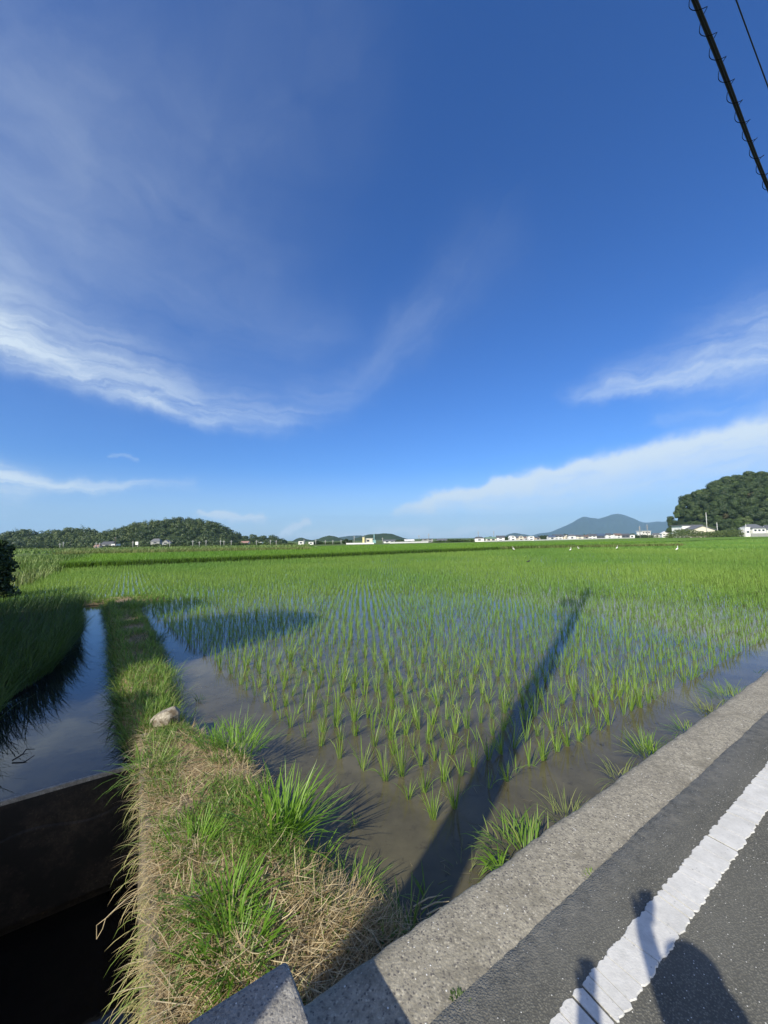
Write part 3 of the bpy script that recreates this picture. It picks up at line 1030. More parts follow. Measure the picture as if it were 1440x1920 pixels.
tuft('grass_tuft', 770, 1730, .05, 'shaded grass sprig in the dark hollow against the kerb', 36, (.12, .38), .12, (.007, .013), (.1, .8), (.2, 1.2), 'grass', group=G1)
tuft('grass_tuft', 300, 1335, .2, 'green tuft overhanging the water just behind the pale stone', 120, (.10, .30), .17, (.006, .010), (.2, 1.1), (.3, 1.3), 'grass', group=G1)
tuft('grass_tuft', 305, 1265, .2, 'pale sunlit tuft of long blades at the edge of the tree shade', 110, (.18, .45), .22, (.007, .013), (.1, .9), (.3, 1.2), 'grass', group=G1)
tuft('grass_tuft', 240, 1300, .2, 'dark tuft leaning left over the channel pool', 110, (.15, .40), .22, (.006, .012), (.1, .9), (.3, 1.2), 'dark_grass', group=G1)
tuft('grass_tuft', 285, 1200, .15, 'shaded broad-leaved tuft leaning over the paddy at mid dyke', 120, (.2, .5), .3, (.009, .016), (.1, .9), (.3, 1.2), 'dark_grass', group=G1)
tuft('grass_tuft', 250, 1140, .15, 'round green tuft at the far end of the dyke', 160, (.25, .6), .35, (.012, .02), (.05, .7), group=G1, mat='grass')
tuft('grass_tuft', 985, 1600, .08, 'biggest yellow-green tuft against the kerb, nearest the camera', 170, (.16, .36), .28, (.008, .013), (.1, 1.0), (.3, 1.5), 'grass', ground='k', group=G2)
tuft('grass_tuft', 935, 1625, .08, 'small drooping leafy sprig at the left end of the biggest kerb tuft', 22, (.12, .28), .06, (.011, .018), (.4, 1.1), (.5, 1.5), ground='k', group=G2)
tuft('grass_tuft', 1062, 1535, .08, 'straw-coloured thin tuft against the kerb beside the biggest one', 60, (.16, .36), .12, (.004, .008), (.1, .7), (.3, 1.3), 'reed', ground='k', group=G2)
tuft('grass_tuft', 1165, 1462, .08, 'sparse pale tuft against the kerb between two fuller ones', 42, (.16, .42), .10, (.005, .009), (.1, .9), (.3, 1.2), 'reed', ground='k', group=G2)
tuft('grass_tuft', 1218, 1415, .08, 'round dark green tuft of stiff blades at mid kerb', 110, (.20, .40), .15, (.006, .010), (.05, .9), (.1, .9), 'grass', ground='k', group=G2)
tuft('grass_tuft', 1288, 1372, .08, 'small low green tuft at the kerb between the round and the long one', 60, (.12, .30), .14, (.006, .010), (.3, 1.1), (.2, 1.0), 'grass', ground='k', group=G2)
tuft('grass_tuft', 1335, 1340, .08, 'yellowish tuft at the near end of the long kerb clump', 80, (.18, .42), .16, (.007, .011), (.1, .9), (.3, 1.2), 'reed', ground='k', group=G2)
tuft('grass_tuft', 1378, 1312, .08, 'farthest long green tuft along the kerb', 150, (.18, .40), .30, (.006, .011), (.1, .9), (.3, 1.2), 'grass', ground='k', group=G2)
tuft('weed', 862, 1870, ROAD + .01, 'tiny dark green weed sprouting from the kerb joint', 110, (.008, .028), .035, (.005, .010), (.2, 1.2), (.2, 1.0), 'bush', 'weed', ground='k')
tuft('weed', 1112, 1642, ROAD + .01, 'flat yellowish moss-like weed on the kerb joint', 120, (.01, .03), .05, (.005, .009), (.6, 1.4), (.2, .8), 'grass', 'weed', ground='k')
tuft('rice_plant', 663, 1545, 0.0, 'lone tiny rice seedling in open muddy water beside the largest tuft', 7, (.08, .17), .012, (.007, .010), (.05, .7), (.1, .6), 'rice', 'rice plant', ground='k')
tuft('grass_tuft', 372, 1315, 0.0, 'dark weed standing in the paddy water behind the pale stone', 22, (.10, .26), .05, (.006, .010), (.2, 1.1), (.2, 1.0), 'dark_grass', 'weed', ground='k')
tuft('grass_tuft', 1425, 1265, 0.0, 'dark wispy weed floating on the water at the right margin', 20, (.18, .40), .12, (.008, .012), (.9, 1.5), (.2, .8), 'dark_grass', 'weed', ground='k')
tuft('grass_tuft', 870, 1640, 0.0, 'pale wispy weed in the pole shadow near the kerb', 26, (.10, .26), .10, (.003, .006), (.3, 1.3), (.2, 1.0), 'reed', 'weed', ground='k')
tuft('grass_tuft', 805, 1690, 0.0, 'single dark sprig in the shadow at the water corner', 9, (.12, .26), .05, (.008, .012), (.05, .7), (.2, 1.0), 'grass', 'weed', ground='k')


def stalks():
    # a bent dry stalk over the drain, a floating twig, a pale stone
    X0, Y0 = gnd(292, 1650, .30); X1, Y1 = at(198, 1722, 2.15), 2.15
    p0 = Vector((X0, Y0, .30)); p1 = Vector((X1[0], 2.15, X1[1]))
    pts = [p0.lerp(p1, k / 8) + Vector((0, 0, .02 * math.sin(k / 8 * PI))) for k in range(9)]
    tip = Vector((at(181, 1761, 2.12)[0], 2.12, at(181, 1761, 2.12)[1]))
    mid = Vector((at(181, 1735, 2.13)[0], 2.13, at(181, 1735, 2.13)[1]))
    b = MB().tube(pts, [.0026] * 7 + [.002, .0016], 5)
    b.tube([p1, p1.lerp(tip, .5) + Vector((.008, 0, 0)), tip], .0017, 5)
    b.tube([p1, mid, tip.lerp(mid, .4), tip], .0014, 5)
    o = b.build('dry_stalk', M['dry'])
    tag(o, 'long bent dry stalk with a looped tip poking over the dark channel', 'stalk')
    X, Y = gnd(42, 1420, 0)
    b = MB().tube([(X - .05, Y - .06, .0), (X, Y, .03), (X - .02, Y + .06, .05), (X + .02, Y + .12, .02)], [.008, .007, .006, .003], 5)
    b.tube([(X, Y, .03), (X + .05, Y + .01, .035)], [.005, .002], 5)
    o = b.build('twig', M['twig'])
    tag(o, 'small dark twig floating on the channel pool above the weir', 'twig')
    X, Y = gnd(310, 1358, .22)
    s, t = ST(X, Y)
    z = float(dyke_z(s, t))
    b = MB()
    random.seed(5)
    n = 7
    ring = [(.85 * math.cos(2 * PI * k / n) * random.uniform(.85, 1.1), math.sin(2 * PI * k / n) * random.uniform(.85, 1.1)) for k in range(n)]
    vs = []
    for (zz, sc) in ((-.06, 1.0), (.09, 1.04), (.15, .72)):
        vs += [(a * .17 * sc + random.uniform(-.01, .01), c * .12 * sc + random.uniform(-.01, .01), zz + .03 * a + random.uniform(-.012, .012)) for a, c in ring]
    fs = [(j * n + k, j * n + (k + 1) % n, (j + 1) * n + (k + 1) % n, (j + 1) * n + k) for j in range(2) for k in range(n)]
    fs.append(tuple(range(2 * n, 3 * n)))
    b.add(vs, fs)
    o = b.build('stone', M['stone'])
    o.location = (X, Y, z)
    bevel(o, .012, 2)
    tag(o, 'pale broken concrete stone lodged in the dyke grass', 'stone')
    # bleached straws lying on the kerb-side hollow
    b = MB()
    for (ax, ay, bx, by) in ((790, 1705, 842, 1690), (800, 1715, 850, 1700), (775, 1700, 830, 1678)):
        A = Vector((*gnd(ax, ay, .06), .06)); B = Vector((*gnd(bx, by, .05), .05))
        b.tube([A, A.lerp(B, .5) + Vector((0, 0, .015)), B], [.004, .004, .002], 5)
    o = b.build('dry_stalk', M['dry'])
    tag(o, 'bundle of pale dead stems lying in the dark hollow against the kerb', 'stalk')


M['dry'] = plain('dry stem', (0.50, 0.40, 0.24), 0.7, 0, 0.2, 40)
M['twig'] = plain('wet twig', (0.02, 0.018, 0.014), 0.6, 0, 0.2, 40)
stalks()
random.seed(12)

# ------------------------------------------------------------------ rice
def clump(n, H, w, nseg, spread=.028):
    r = spread * np.sqrt(RNG.uniform(0, 1, n))
    a = U(0, 2 * PI, n)
    pos = np.stack([r * np.sin(a), r * np.cos(a), np.full(n, -.01)], -1)
    lean = np.abs(RNG.normal(0.15, 0.15, n)) + 0.02
    curv = np.where(RNG.uniform(0, 1, n) < .25, U(.7, 1.9, n), U(.05, .45, n))
    return blades(pos, a + U(-.6, .6, n), H * .82 * U(.5, 1.08, n), lean, curv, w * U(.7, 1.2, n), nseg)


near_protos = [clump(int(k), h, .0074, 4) for k, h in zip([5, 8, 10, 12, 13, 14, 15, 16, 18, 20, 22, 24, 26, 30], [.28, .46, .33, .40, .34, .44, .36, .42, .33, .41, .37, .45, .38, .42])]
mid_protos = [clump(12, .36, .0082, 3, .03) for _ in range(12)]
far_protos = [clump(9, .38, .016, 2, .045) for _ in range(8)]
vfar_protos = [clump(12, .42, .045, 2, .28) for _ in range(8)]
hz_protos = [clump(12, .44, .09, 2, .55) for _ in range(8)]
near_meshes = []


def rice_left(t):
    return np.interp(t, [2.48, 3.1, 3.68, 4.16, 5.69, 7.89, 10.68, 16.4, 17.4, 18.6, 19.2], [2.05, 1.98, 1.85, 1.72, 1.56, 1.37, 1.02, .45, .40, 1.3, -5.5])


def lattice(t0, t1, ds, dt, smax, jit, drop):
    out_s, out_t = [], []
    t = t0
    while t < t1:
        s0 = float(rice_left(t)) if t < 19.2 else -4.6
        s = np.arange(s0 + RNG.uniform(0, ds * .25), smax, ds)
        out_s.append(s); out_t.append(np.full(len(s), t))
        t += dt
    S, T = np.concatenate(out_s), np.concatenate(out_t)
    k = RNG.uniform(0, 1, len(S)) > drop
    S, T = S[k], T[k]
    S = S + RNG.normal(0, jit, len(S)); T = T + RNG.normal(0, jit, len(T))
    pos = Pa(S, T, 0)
    k = in_view(pos[:, 0], pos[:, 1])
    return pos[k]


def rice():
    base = lattice(2.48, 43.4, .205, .30, 60, .013, .03)
    D = np.hypot(base[:, 0], base[:, 1])
    X, Y = base[:, 0], base[:, 1]
    vis = in_view(X, Y, 0.0) & (D < 12)
    order = np.argsort(np.where(vis, D, 1e9))[:300]
    for k, (v, f, r) in enumerate(near_protos):
        me = np_mesh('rice_plant', v, f, r)
        me.materials.append(M['rice'])
        near_meshes.append(me)
    lab = {}
    def nearest(px, py):
        x, y = gnd(px, py, 0)
        i = order[np.argmin((base[order, 0] - x) ** 2 + (base[order, 1] - y) ** 2)]
        return int(i)
    lab[nearest(826, 1520)] = 'foremost tall thin rice clump, nearest the muddy corner'
    lab[nearest(985, 1450)] = 'fullest rice clump in the front row by the pole shadow edge'
    lab[nearest(912, 1510)] = 'dark rice clump inside the pole shadow, nearest the camera'
    lab[nearest(655, 1440)] = 'stout rice clump at the left front edge of the planting'
    lab[nearest(1180, 1335)] = 'bushy rice clump at the right front edge facing the kerb'
    lab[nearest(390, 1240)] = 'rice clump at the far left border beside the tree shade'
    for i in order:
        i = int(i)
        o = bpy.data.objects.new('rice_plant', near_meshes[RNG.integers(0, len(near_meshes))])
        COL.objects.link(o)
        o.location = base[i]
        o.rotation_euler = (RNG.normal(0, .09), RNG.normal(0, .09), RNG.uniform(0, 6.28))
        sc = RNG.uniform(.72, 1.14)
        o.scale = (sc, sc, sc * RNG.uniform(.95, 1.1))
        tag(o, lab.get(i, 'young green rice clump standing in the near muddy water'), 'rice plant', 'young rice clumps near the kerb and dyke')
    used = np.zeros(len(base), bool)
    used[order] = True
    parts = []
    patch = vnoise(X, Y, 61, 3, .12) * .5 + .5
    def put(mask, protos, lo, hi):
        i = np.nonzero(mask)[0]
        if len(i):
            parts.append(scatter_protos(protos, base[i], U(lo, hi, len(i)), U(0, 6.28, len(i)), patch[i]))
    put(~used & (D < 16), mid_protos, .75, 1.15)
    put(~used & (D >= 16) & (D < 36), far_protos, .9, 1.12)
    sub = RNG.uniform(0, 1, len(base))
    put(~used & (D >= 36) & (sub < .6), far_protos, 1.0, 1.25)
    stuff('rice_seedlings', merge(parts), M['rice_far'])
    print('rice base', len(base))
    # the same paddy farther out along the road, and the young fields on the right
    parts = []
    def field(t0, t1, d0, d1, sp, protos, lo, hi, smin=-4.6, smax=460):
        S, T = np.meshgrid(np.arange(smin, smax, sp), np.arange(t0, t1, sp), indexing='ij')
        S, T = S.ravel() + RNG.normal(0, sp * .25, S.size), T.ravel() + RNG.normal(0, sp * .25, S.size)
        p = Pa(S, T, 0)
        d = np.hypot(p[:, 0], p[:, 1])
        k = in_view(p[:, 0], p[:, 1]) & (d >= d0) & (d < d1)
        p = p[k]
        return scatter_protos(protos, p, U(lo, hi, len(p)), U(0, 6.28, len(p)), vnoise(p[:, 0], p[:, 1], 61, 3, .05) * .5 + .5) if len(p) else None
    for a in [field(2.5, 44.2, 60, 130, .6, vfar_protos, .95, 1.2, smin=58), field(2.5, 44.2, 130, 480, 1.3, hz_protos, .95, 1.2, smin=58)]:
        if a: parts.append(a)
    stuff('far_seedlings', merge(parts), M['rice_far'])
    # the taller crop beyond, its dense front edge showing
    parts = []
    tall = [clump(14, .98, .028, 3, .13) for _ in range(8)]
    tallf = [clump(12, .88, .05, 2, .30) for _ in range(8)]
    tallz = [clump(12, .66, .12, 2, .8) for _ in range(8)]
    S, T = np.meshgrid(np.arange(-5, 75, .16), np.arange(45.3, 47.0, .25), indexing='ij')
    S, T = S.ravel() + RNG.normal(0, .05, S.size), T.ravel() + RNG.normal(0, .05, S.size)
    S = S + np.where(S < 0, (T - 45.3) * .3, 0)
    p = Pa(S, T, 0); p = p[in_view(p[:, 0], p[:, 1])]
    parts.append(scatter_protos(tall, p, U(.9, 1.12, len(p)), U(0, 6.28, len(p)), U(0, 1, len(p))))
    for a in [field(46.8, 112, 30, 75, .42, tallf, .92, 1.12, -5), field(46.0, 112, 75, 140, .8, tallz, .92, 1.12, -6), field(46.0, 116, 140, 520, 1.6, tallz, .7, .9, -8)]:
        if a: parts.append(a)
    stuff('tall_rice', merge(parts), M['rice_tall'])
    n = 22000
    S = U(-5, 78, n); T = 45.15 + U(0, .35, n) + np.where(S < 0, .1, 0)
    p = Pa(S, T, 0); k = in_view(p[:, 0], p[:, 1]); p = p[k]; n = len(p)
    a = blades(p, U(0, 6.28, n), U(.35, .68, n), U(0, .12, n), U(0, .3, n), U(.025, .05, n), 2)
    stuff('shaded_rice_stems', a, M['stem'])  # front row: the dim face of the crop is put into its colour
    S, T = np.meshgrid(np.linspace(-6, 460, 200), np.linspace(45.9, 118, 40), indexing='ij')
    o = grid_mesh('rice_canopy', S, T, .30 + .06 * vnoise(S, T, 71, 3, .3), M['canopy'])
    tag(o, kind='stuff')
    S, T = np.meshgrid(np.linspace(75, 460, 160), np.linspace(3, 45, 24), indexing='ij')
    o = grid_mesh('seedling_canopy', S, T, .13 + .04 * vnoise(S, T, 72, 3, .3), M['canopy'])
    tag(o, kind='stuff')


rice()


def reeds():
    # reed strip across the left fields and rough weeds at the left edge
    n = 9000
    X0, X1 = -62, -15.0
    X = U(X0, X1, n)
    Yc = np.interp(X, [-62, -22], [72, 74.5])
    Y = Yc + U(0, 4.5, n)
    a = blades(np.stack([X, Y, np.zeros(n)], -1), U(0, 6.28, n), U(.7, 1.25, n), U(0, .3, n), U(.1, .8, n), U(.06, .14, n), 2)
    stuff('reeds', a, M['reed'])
    n = 26000
    S = -4.6 - 48 * RNG.uniform(0, 1, n) ** 1.3
    T = U(19.2, 84, n)
    S = np.where(S > -6, S + .9 * vnoise(T, T * 0, 81, 3, .2), S)
    X, Y, _ = Pa(S, T, 0).T
    k = in_view(X, Y)
    X, Y = X[k], Y[k]; n = len(X)
    d = np.hypot(X, Y)
    hgt = .5 + .35 * vnoise(X, Y, 82, 3, .12) + .25 * RNG.uniform(0, 1, n)
    rr = np.clip(.5 + .6 * vnoise(X, Y, 83, 4, .10) + U(-.25, .25, n), 0, 1)
    a = blades(np.stack([X, Y, np.zeros(n)], -1), U(0, 6.28, n), np.clip(hgt, .2, 1.2), U(0, .5, n), U(.1, 1.0, n), .02 + d * .0016, 2, rnd=rr)
    stuff('field_weeds', a, M['weed'])
    n = 12000
    X = U(-190, -14, n); Y = U(84, 178, n)
    k = (np.abs(X) < 1.08 * Y) & (X < -14 - (Y - 84) * .22)
    X, Y = X[k], Y[k]; n = len(X)
    a = blades(np.stack([X, Y, np.zeros(n)], -1), U(0, 6.28, n), U(.4, .95, n), U(0, .4, n), U(.1, .9, n), U(.15, .4, n), 2, rnd=np.clip(.5 + .6 * vnoise(X, Y, 86, 4, .05) + U(-.25, .25, n), 0, 1))
    stuff('rough_field', a, M['weed'])
    # pale dry bund crossing the fields on the right
    n = 2600
    X = U(20, 52, n); Y = 66 + U(-.5, .5, n) + .02 * X
    a = blades(np.stack([X, Y, np.full(n, .3)], -1), U(0, 6.28, n), U(.3, .62, n), U(0, .6, n), U(.1, .9, n), U(.05, .1, n), 2, rnd=np.clip(.35 + .8 * vnoise(X, Y, 85, 3, .2), 0, 1))
    stuff('bund_grass', a, M['reed'])


reeds()

# ------------------------------------------------------------------ trees
def leaf_cloud(balls, per, size, shell=(.72, 1.0), flat=.84):
    """leaf-size quads through the outer volume of lumpy balls: (centre, radii)"""
    Vs, N = [], 0
    for c, r, n in balls:
        n = int(n)
        q = RNG.normal(0, 1, (n, 3))
        q /= np.linalg.norm(q, axis=1)[:, None]
        k = U(*shell, n)[:, None] * (1 + .06 * RNG.normal(0, 1, (n, 1)))
        pos = np.array(c)[None] + q * np.array(r)[None] * k
        nrm = q * flat + RNG.normal(0, 1, (n, 3)) * (1 - flat)
        nrm /= np.linalg.norm(nrm, axis=1)[:, None]
        t = np.cross(nrm, RNG.normal(0, 1, (n, 3)))
        t /= np.linalg.norm(t, axis=1)[:, None]
        b = np.cross(nrm, t)
        sz = size * U(.6, 1.3, n)[:, None]
        Vs.append(np.stack([pos - t * sz, pos + b * sz * .55, pos + t * sz, pos - b * sz * .55], 1))
    V = np.concatenate(Vs)
    n = len(V)
    return V.reshape(-1, 3), np.arange(n * 4).reshape(n, 4), np.repeat(RNG.uniform(0, 1, n), 4)


def crown_balls(W, H, z0, lumps, per, squash=.75):
    out = []
    for _ in range(lumps):
        a = random.uniform(0, 2 * PI); u = random.random() ** .6
        zz = random.uniform(0, 1)
        rr = W * (.62 * math.sqrt(max(.05, 1 - (zz * 2 - .8) ** 2 * .6)))
        r = W * random.uniform(.34, .52)
        out.append(((math.cos(a) * rr * u, math.sin(a) * rr * u, z0 + H * (.18 + .64 * zz)), (r, r, r * squash), per))
    out.append(((0, 0, z0 + H * .5), (W * .7, W * .7, H * .42), per * 2))
    return out


def trunk_mb(h, r, limbs=5, spread=1.0):
    b = MB()
    b.tube([(0, 0, -.2), (.03 * h, 0, h * .35), (0, .02 * h, h * .7), (0, 0, h)], [r * 1.25, r, r * .7, r * .3], 7)
    for k in range(limbs):
        a = 2 * PI * k / limbs + random.uniform(-.4, .4)
        z = h * random.uniform(.4, .8)
        b.tube([(0, 0, z), (math.cos(a) * spread * .5, math.sin(a) * spread * .5, z + spread * .35), (math.cos(a) * spread, math.sin(a) * spread, z + spread * .55)], [r * .5, r * .32, r * .12], 5)
    return b


def make_tree(name, loc, W, H, trunk_h, mat, label, cat='tree', group=None, lumps=9, per=120, leaf=.4, r=.2):
    e = empty(name, loc)
    tag(e, label, cat, group)
    b = trunk_mb(trunk_h + H * .6, r, 5, W * .6)
    b.build('trunk', M['bark'], e, True)
    v, f, rn = leaf_cloud(crown_balls(W, H, trunk_h, lumps, per), per, leaf)
    link('crown', np_mesh('crown', v, f, rn, smooth=False), M[mat], e)
    return e


def right_hill():
    Yr = 292.0
    sky = [(1255, 1000), (1262, 985), (1266, 968), (1274, 952), (1282, 940), (1300, 926), (1330, 914), (1365, 902), (1390, 895), (1412, 890), (1450, 886), (1500, 884), (1560, 890), (1640, 905), (1760, 940), (1900, 985)]
    px = np.arange(1258, 1900, 6.0)
    py = np.interp(px, [q[0] for q in sky], [q[1] for q in sky])
    pts = [at(a, b, Yr) for a, b in zip(px, py)]
    X = np.array([q[0] for q in pts]); Z = np.maximum(.1, np.array([q[1] for q in pts]) - 5.4)
    prof = np.array([(-42, 0), (-34, .30), (-24, .62), (-12, .88), (0, 1.0), (20, .97), (45, .7), (70, .3), (95, 0)])
    V = np.array([[(x * (1 + max(0, p[0]) / Yr), Yr + p[0] * min(1, .35 + z / 24), z * p[1] - .2) for p in prof] for x, z in zip(X, Z)])
    n, m = V.shape[:2]
    i = np.arange(n * m).reshape(n, m)
    F = np.stack([i[:-1, :-1], i[1:, :-1], i[1:, 1:], i[:-1, 1:]], -1).reshape(-1, 4)
    o = link('hill', np_mesh('hill', V.reshape(-1, 3), F), M['hillground'])
    tag(o, kind='structure')
    protos = []
    for k, (mat, w, h) in enumerate([('tree', 4.0, 6.2), ('tree_dark', 3.7, 5.8), ('tree', 3.4, 6.4), ('tree_dark', 4.3, 5.8), ('bush', 3.3, 5.6), ('tree_brown', 3.1, 5.4), ('tree_pale', 2.9, 6.6)]):
        protos.append((mat, w, h))
    made = {}
    LAB = {'tree': 'rounded green tree in the wood covering the right-hand hill', 'tree_dark': 'dark evergreen tree in the wood covering the right-hand hill',
           'bush': 'light green tree in the wood covering the right-hand hill', 'tree_brown': 'brownish tree in the wood covering the right-hand hill',
           'tree_pale': 'pale bamboo-like tree in the wood covering the right-hand hill'}
    cnt = 0
    pos = []
    tries = 0
    while cnt < 270 and tries < 20000:
        tries += 1
        a = random.random() * (len(X) - 1) * .37
        j = int(a)
        x = X[j] + (X[j + 1] - X[j]) * (a - j); zt = Z[j] + (Z[j + 1] - Z[j]) * (a - j)
        v = random.random()
        yo = -42 + v * 50
        sc = min(1, .35 + zt / 24)
        z = zt * float(np.interp(yo, prof[:, 0], prof[:, 1])) - .3
        p = Vector((x, Yr + yo * sc, z))
        if any((p - q).length < 3.0 for q in pos):
            continue
        pos.append(p)
        k = random.choices(range(7), [5, 5, 4, 4, 2.5, .35, .9])[0]
        mat, w, h = protos[k]
        if k not in made:
            made[k] = make_tree('hill_tree', p, w, h, .1, mat, LAB[mat], 'tree', 'trees of the wood on the right-hand hill', 11, 330, .27, .2)
            o = made[k]
        else:
            o = copy_tree(made[k])
            o.location = p
        s = random.choice([.75, .85, .95, 1.0, 1.1, 1.25, 1.4])
        if a < 6: s = min(s, .9)
        o.scale = (s, s, s * random.uniform(.9, 1.1))
        o.rotation_euler = (0, 0, random.uniform(0, 6.28))
        cnt += 1
    print('hill trees', cnt)
    return made


right_hill()


def wooded_ridge(name, sky, Y0, depth, crown, dens, mats, leaf, lab=None):
    """a hill under a closed wood: terrain + one mass of crowns"""
    px = np.arange(sky[0][0], sky[-1][0], 3.0)
    py = np.interp(px, [q[0] for q in sky], [q[1] for q in sky])
    P_ = [at(a, b, Y0) for a, b in zip(px, py)]
    X = np.array([q[0] for q in P_]); Z = np.maximum(.2, np.array([q[1] for q in P_]) - crown * .9)
    pr = np.array([(-1, 0), (-.8, .3), (-.55, .62), (-.28, .88), (0, 1.0), (.5, .8), (1, 0)])
    V = np.array([[(x, Y0 + p[0] * depth, z * p[1] - .3) for p in pr] for x, z in zip(X, Z)])
    n, m = V.shape[:2]
    i = np.arange(n * m).reshape(n, m)
    F = np.stack([i[:-1, :-1], i[1:, :-1], i[1:, 1:], i[:-1, 1:]], -1).reshape(-1, 4)
    o = link('hill', np_mesh('hill', V.reshape(-1, 3), F), M['hillground'])
    tag(o, kind='structure')
    L = X[-1] - X[0]
    num = int(L * depth * 1.05 / (crown * crown) * dens)
    res = {k: [] for k in mats}
    for _ in range(num):
        x = random.uniform(X[0], X[-1]); v = -1 + 1.08 * random.random()
        zt = float(np.interp(x, X, Z)) * float(np.interp(v, pr[:, 0], pr[:, 1]))
        r = crown * random.uniform(.42, .72)
        q = vnoise(np.array([x]), np.array([v * 40]), 91, 2, .035)[0]
        ks = list(mats)
        w = [mats[k] * (2.6 if (k == 'tree_pale' and q > .05) else (.25 if k == 'tree_pale' else 1)) for k in ks]
        k = random.choices(ks, w)[0]
        tall = random.uniform(.8, 1.5) if k == 'tree_pale' else random.uniform(.65, .95)
        res[k].append(((x, Y0 + v * depth, zt + r * .35), (r * (.7 if k == 'tree_pale' else 1), r * .8, r * tall), 120))
    parts_o = []
    for k, balls in res.items():
        if balls:
            v, f, rn = leaf_cloud(balls, 70, leaf, (.8, 1.0), .82)
            parts_o.append(stuff('hillside_wood', (v, f, rn), M[k]))


wooded_ridge('wood', [(-60, 1020), (0, 1008), (20, 1002), (40, 993), (55, 989), (75, 990), (95, 998), (115, 991), (135, 986), (160, 988), (175, 990), (186, 997), (200, 995), (215, 990), (240, 984), (270, 976), (300, 971), (330, 967), (350, 967), (380, 970), (410, 977), (435, 988), (448, 998), (456, 1010), (460, 1018)],
             330, 42, 5.2, 1.9, {'tree': 4, 'tree_dark': 4, 'tree_pale': 3.0}, .55)
wooded_ridge('wood', [(452, 1012), (460, 1002), (478, 999), (490, 1003), (505, 999), (520, 1003), (532, 1009), (540, 1018)], 340, 24, 4.2, 1.6, {'tree': 4, 'tree_dark': 3}, .5)


def bare_ridge(name, sky, Y0, depth, mat, rough=.06, seed=3, step=2.0, kind='hill'):
    px = np.arange(sky[0][0], sky[-1][0] + .1, step)
    py = np.interp(px, [q[0] for q in sky], [q[1] for q in sky])
    P_ = [at(a, b, Y0) for a, b in zip(px, py)]
    X = np.array([q[0] for q in P_]); Z = np.array([q[1] for q in P_])
    k = 26
    u = np.linspace(-1, 1, k)
    XX = np.repeat(X[:, None], k, 1)
    YY = Y0 + depth * np.repeat(u[None], len(X), 0)
    prof = np.where(u < 0, np.cos(u * PI / 2) ** .9, np.cos(u * PI / 2))
    nz = vnoise(XX, YY, seed, 5, 9.0 / depth)
    ZZ = Z[:, None] * prof[None] * (1 + rough * nz * (2.2 * np.abs(u)[None] + .35)) - 1.0
    V = np.stack([XX * (YY / Y0), YY, ZZ], -1).reshape(-1, 3)
    i = np.arange(len(X) * k).reshape(len(X), k)
    F = np.stack([i[:-1, :-1], i[1:, :-1], i[1:, 1:], i[:-1, 1:]], -1).reshape(-1, 4)
    o = link(kind, np_mesh(kind, V, F), M[mat])
    tag(o, kind='structure')


bare_ridge('far', [(540, 1018), (548, 1014), (556, 1009), (565, 1007), (574, 1010), (585, 1012), (596, 1010), (606, 1006), (617, 1003.5), (628, 1005), (640, 1009), (655, 1014), (665, 1018)], 900, 90, 'farhill', .14, 5, 1.5)
bare_ridge('far', [(645, 1016), (660, 1011), (675, 1006), (690, 1001.5), (705, 1000.5), (720, 999.5), (733, 1000), (745, 1004), (757, 1008), (770, 1011), (785, 1015)], 980, 110, 'farhill', .14, 6, 1.5)
bare_ridge('far', [(600, 1016), (625, 1010), (640, 1006.5), (655, 1004.5), (675, 1003.5), (700, 1006), (730, 1012), (760, 1015)], 3200, 300, 'mountain', .08, 7, 2)
bare_ridge('far', [(930, 1012), (945, 1005), (955, 1001), (965, 999), (978, 1001), (990, 1003), (1005, 1008), (1020, 1011)], 4200, 300, 'mountain', .08, 8, 2)
bare_ridge('mount', [(985, 1008), (1000, 1003), (1012, 1000), (1030, 998), (1042, 994), (1055, 988), (1070, 982), (1082, 974), (1092, 970), (1100, 969), (1110, 971.5), (1122, 973), (1135, 968.5), (1148, 965), (1158, 964), (1168, 965.5), (1180, 969), (1195, 975), (1208, 980), (1220, 979.5), (1232, 978), (1245, 978.5), (1258, 977), (1275, 979), (1300, 984), (1340, 990), (1400, 998)], 6000, 900, 'mountain', .10, 9, 2, 'mountain')


def bush(name, px0, px1, ytop, Y, mat, label, group, per=110, leaf=.3, cat='bush', n=5):
    x0, zt = at(px0, ytop, Y); x1, _ = at(px1, ytop, Y)
    W = abs(x1 - x0); h = max(.6, zt)
    e = empty(name, ((x0 + x1) / 2, Y, 0))
    tag(e, label, cat, group)
    balls = []
    for k in range(n):
        u = (k + .5) / n + random.uniform(-.06, .06)
        hh = h * random.uniform(.62, .92) * (1 - .35 * abs(u * 2 - 1) ** 3)
        r = max(W / n * .95, hh * .38)
        balls.append((((u - .5) * (W - r * .8), random.uniform(-.4, .4), hh - min(r, hh * .5)), (r, r, min(r, hh * .5)), per))
        balls.append((((u - .5) * (W - r * .8), random.uniform(-.4, .4), hh * .35), (r * .95, r * .9, hh * .40), per))
    v, f, rn = leaf_cloud(balls, per, leaf, (.75, 1.0), .5)
    link('crown', np_mesh('crown', v, f, rn, smooth=False), M[mat], e)
    b = MB()
    for k in range(3):
        q = (k - 1) * W * .25
        b.tube([(q, 0, -.1), (q + .1, 0, h * .3), (q + .05, .1, h * .6)], [.09, .06, .03], 5)
    b.build('trunk', M['bark'], e)
    return e


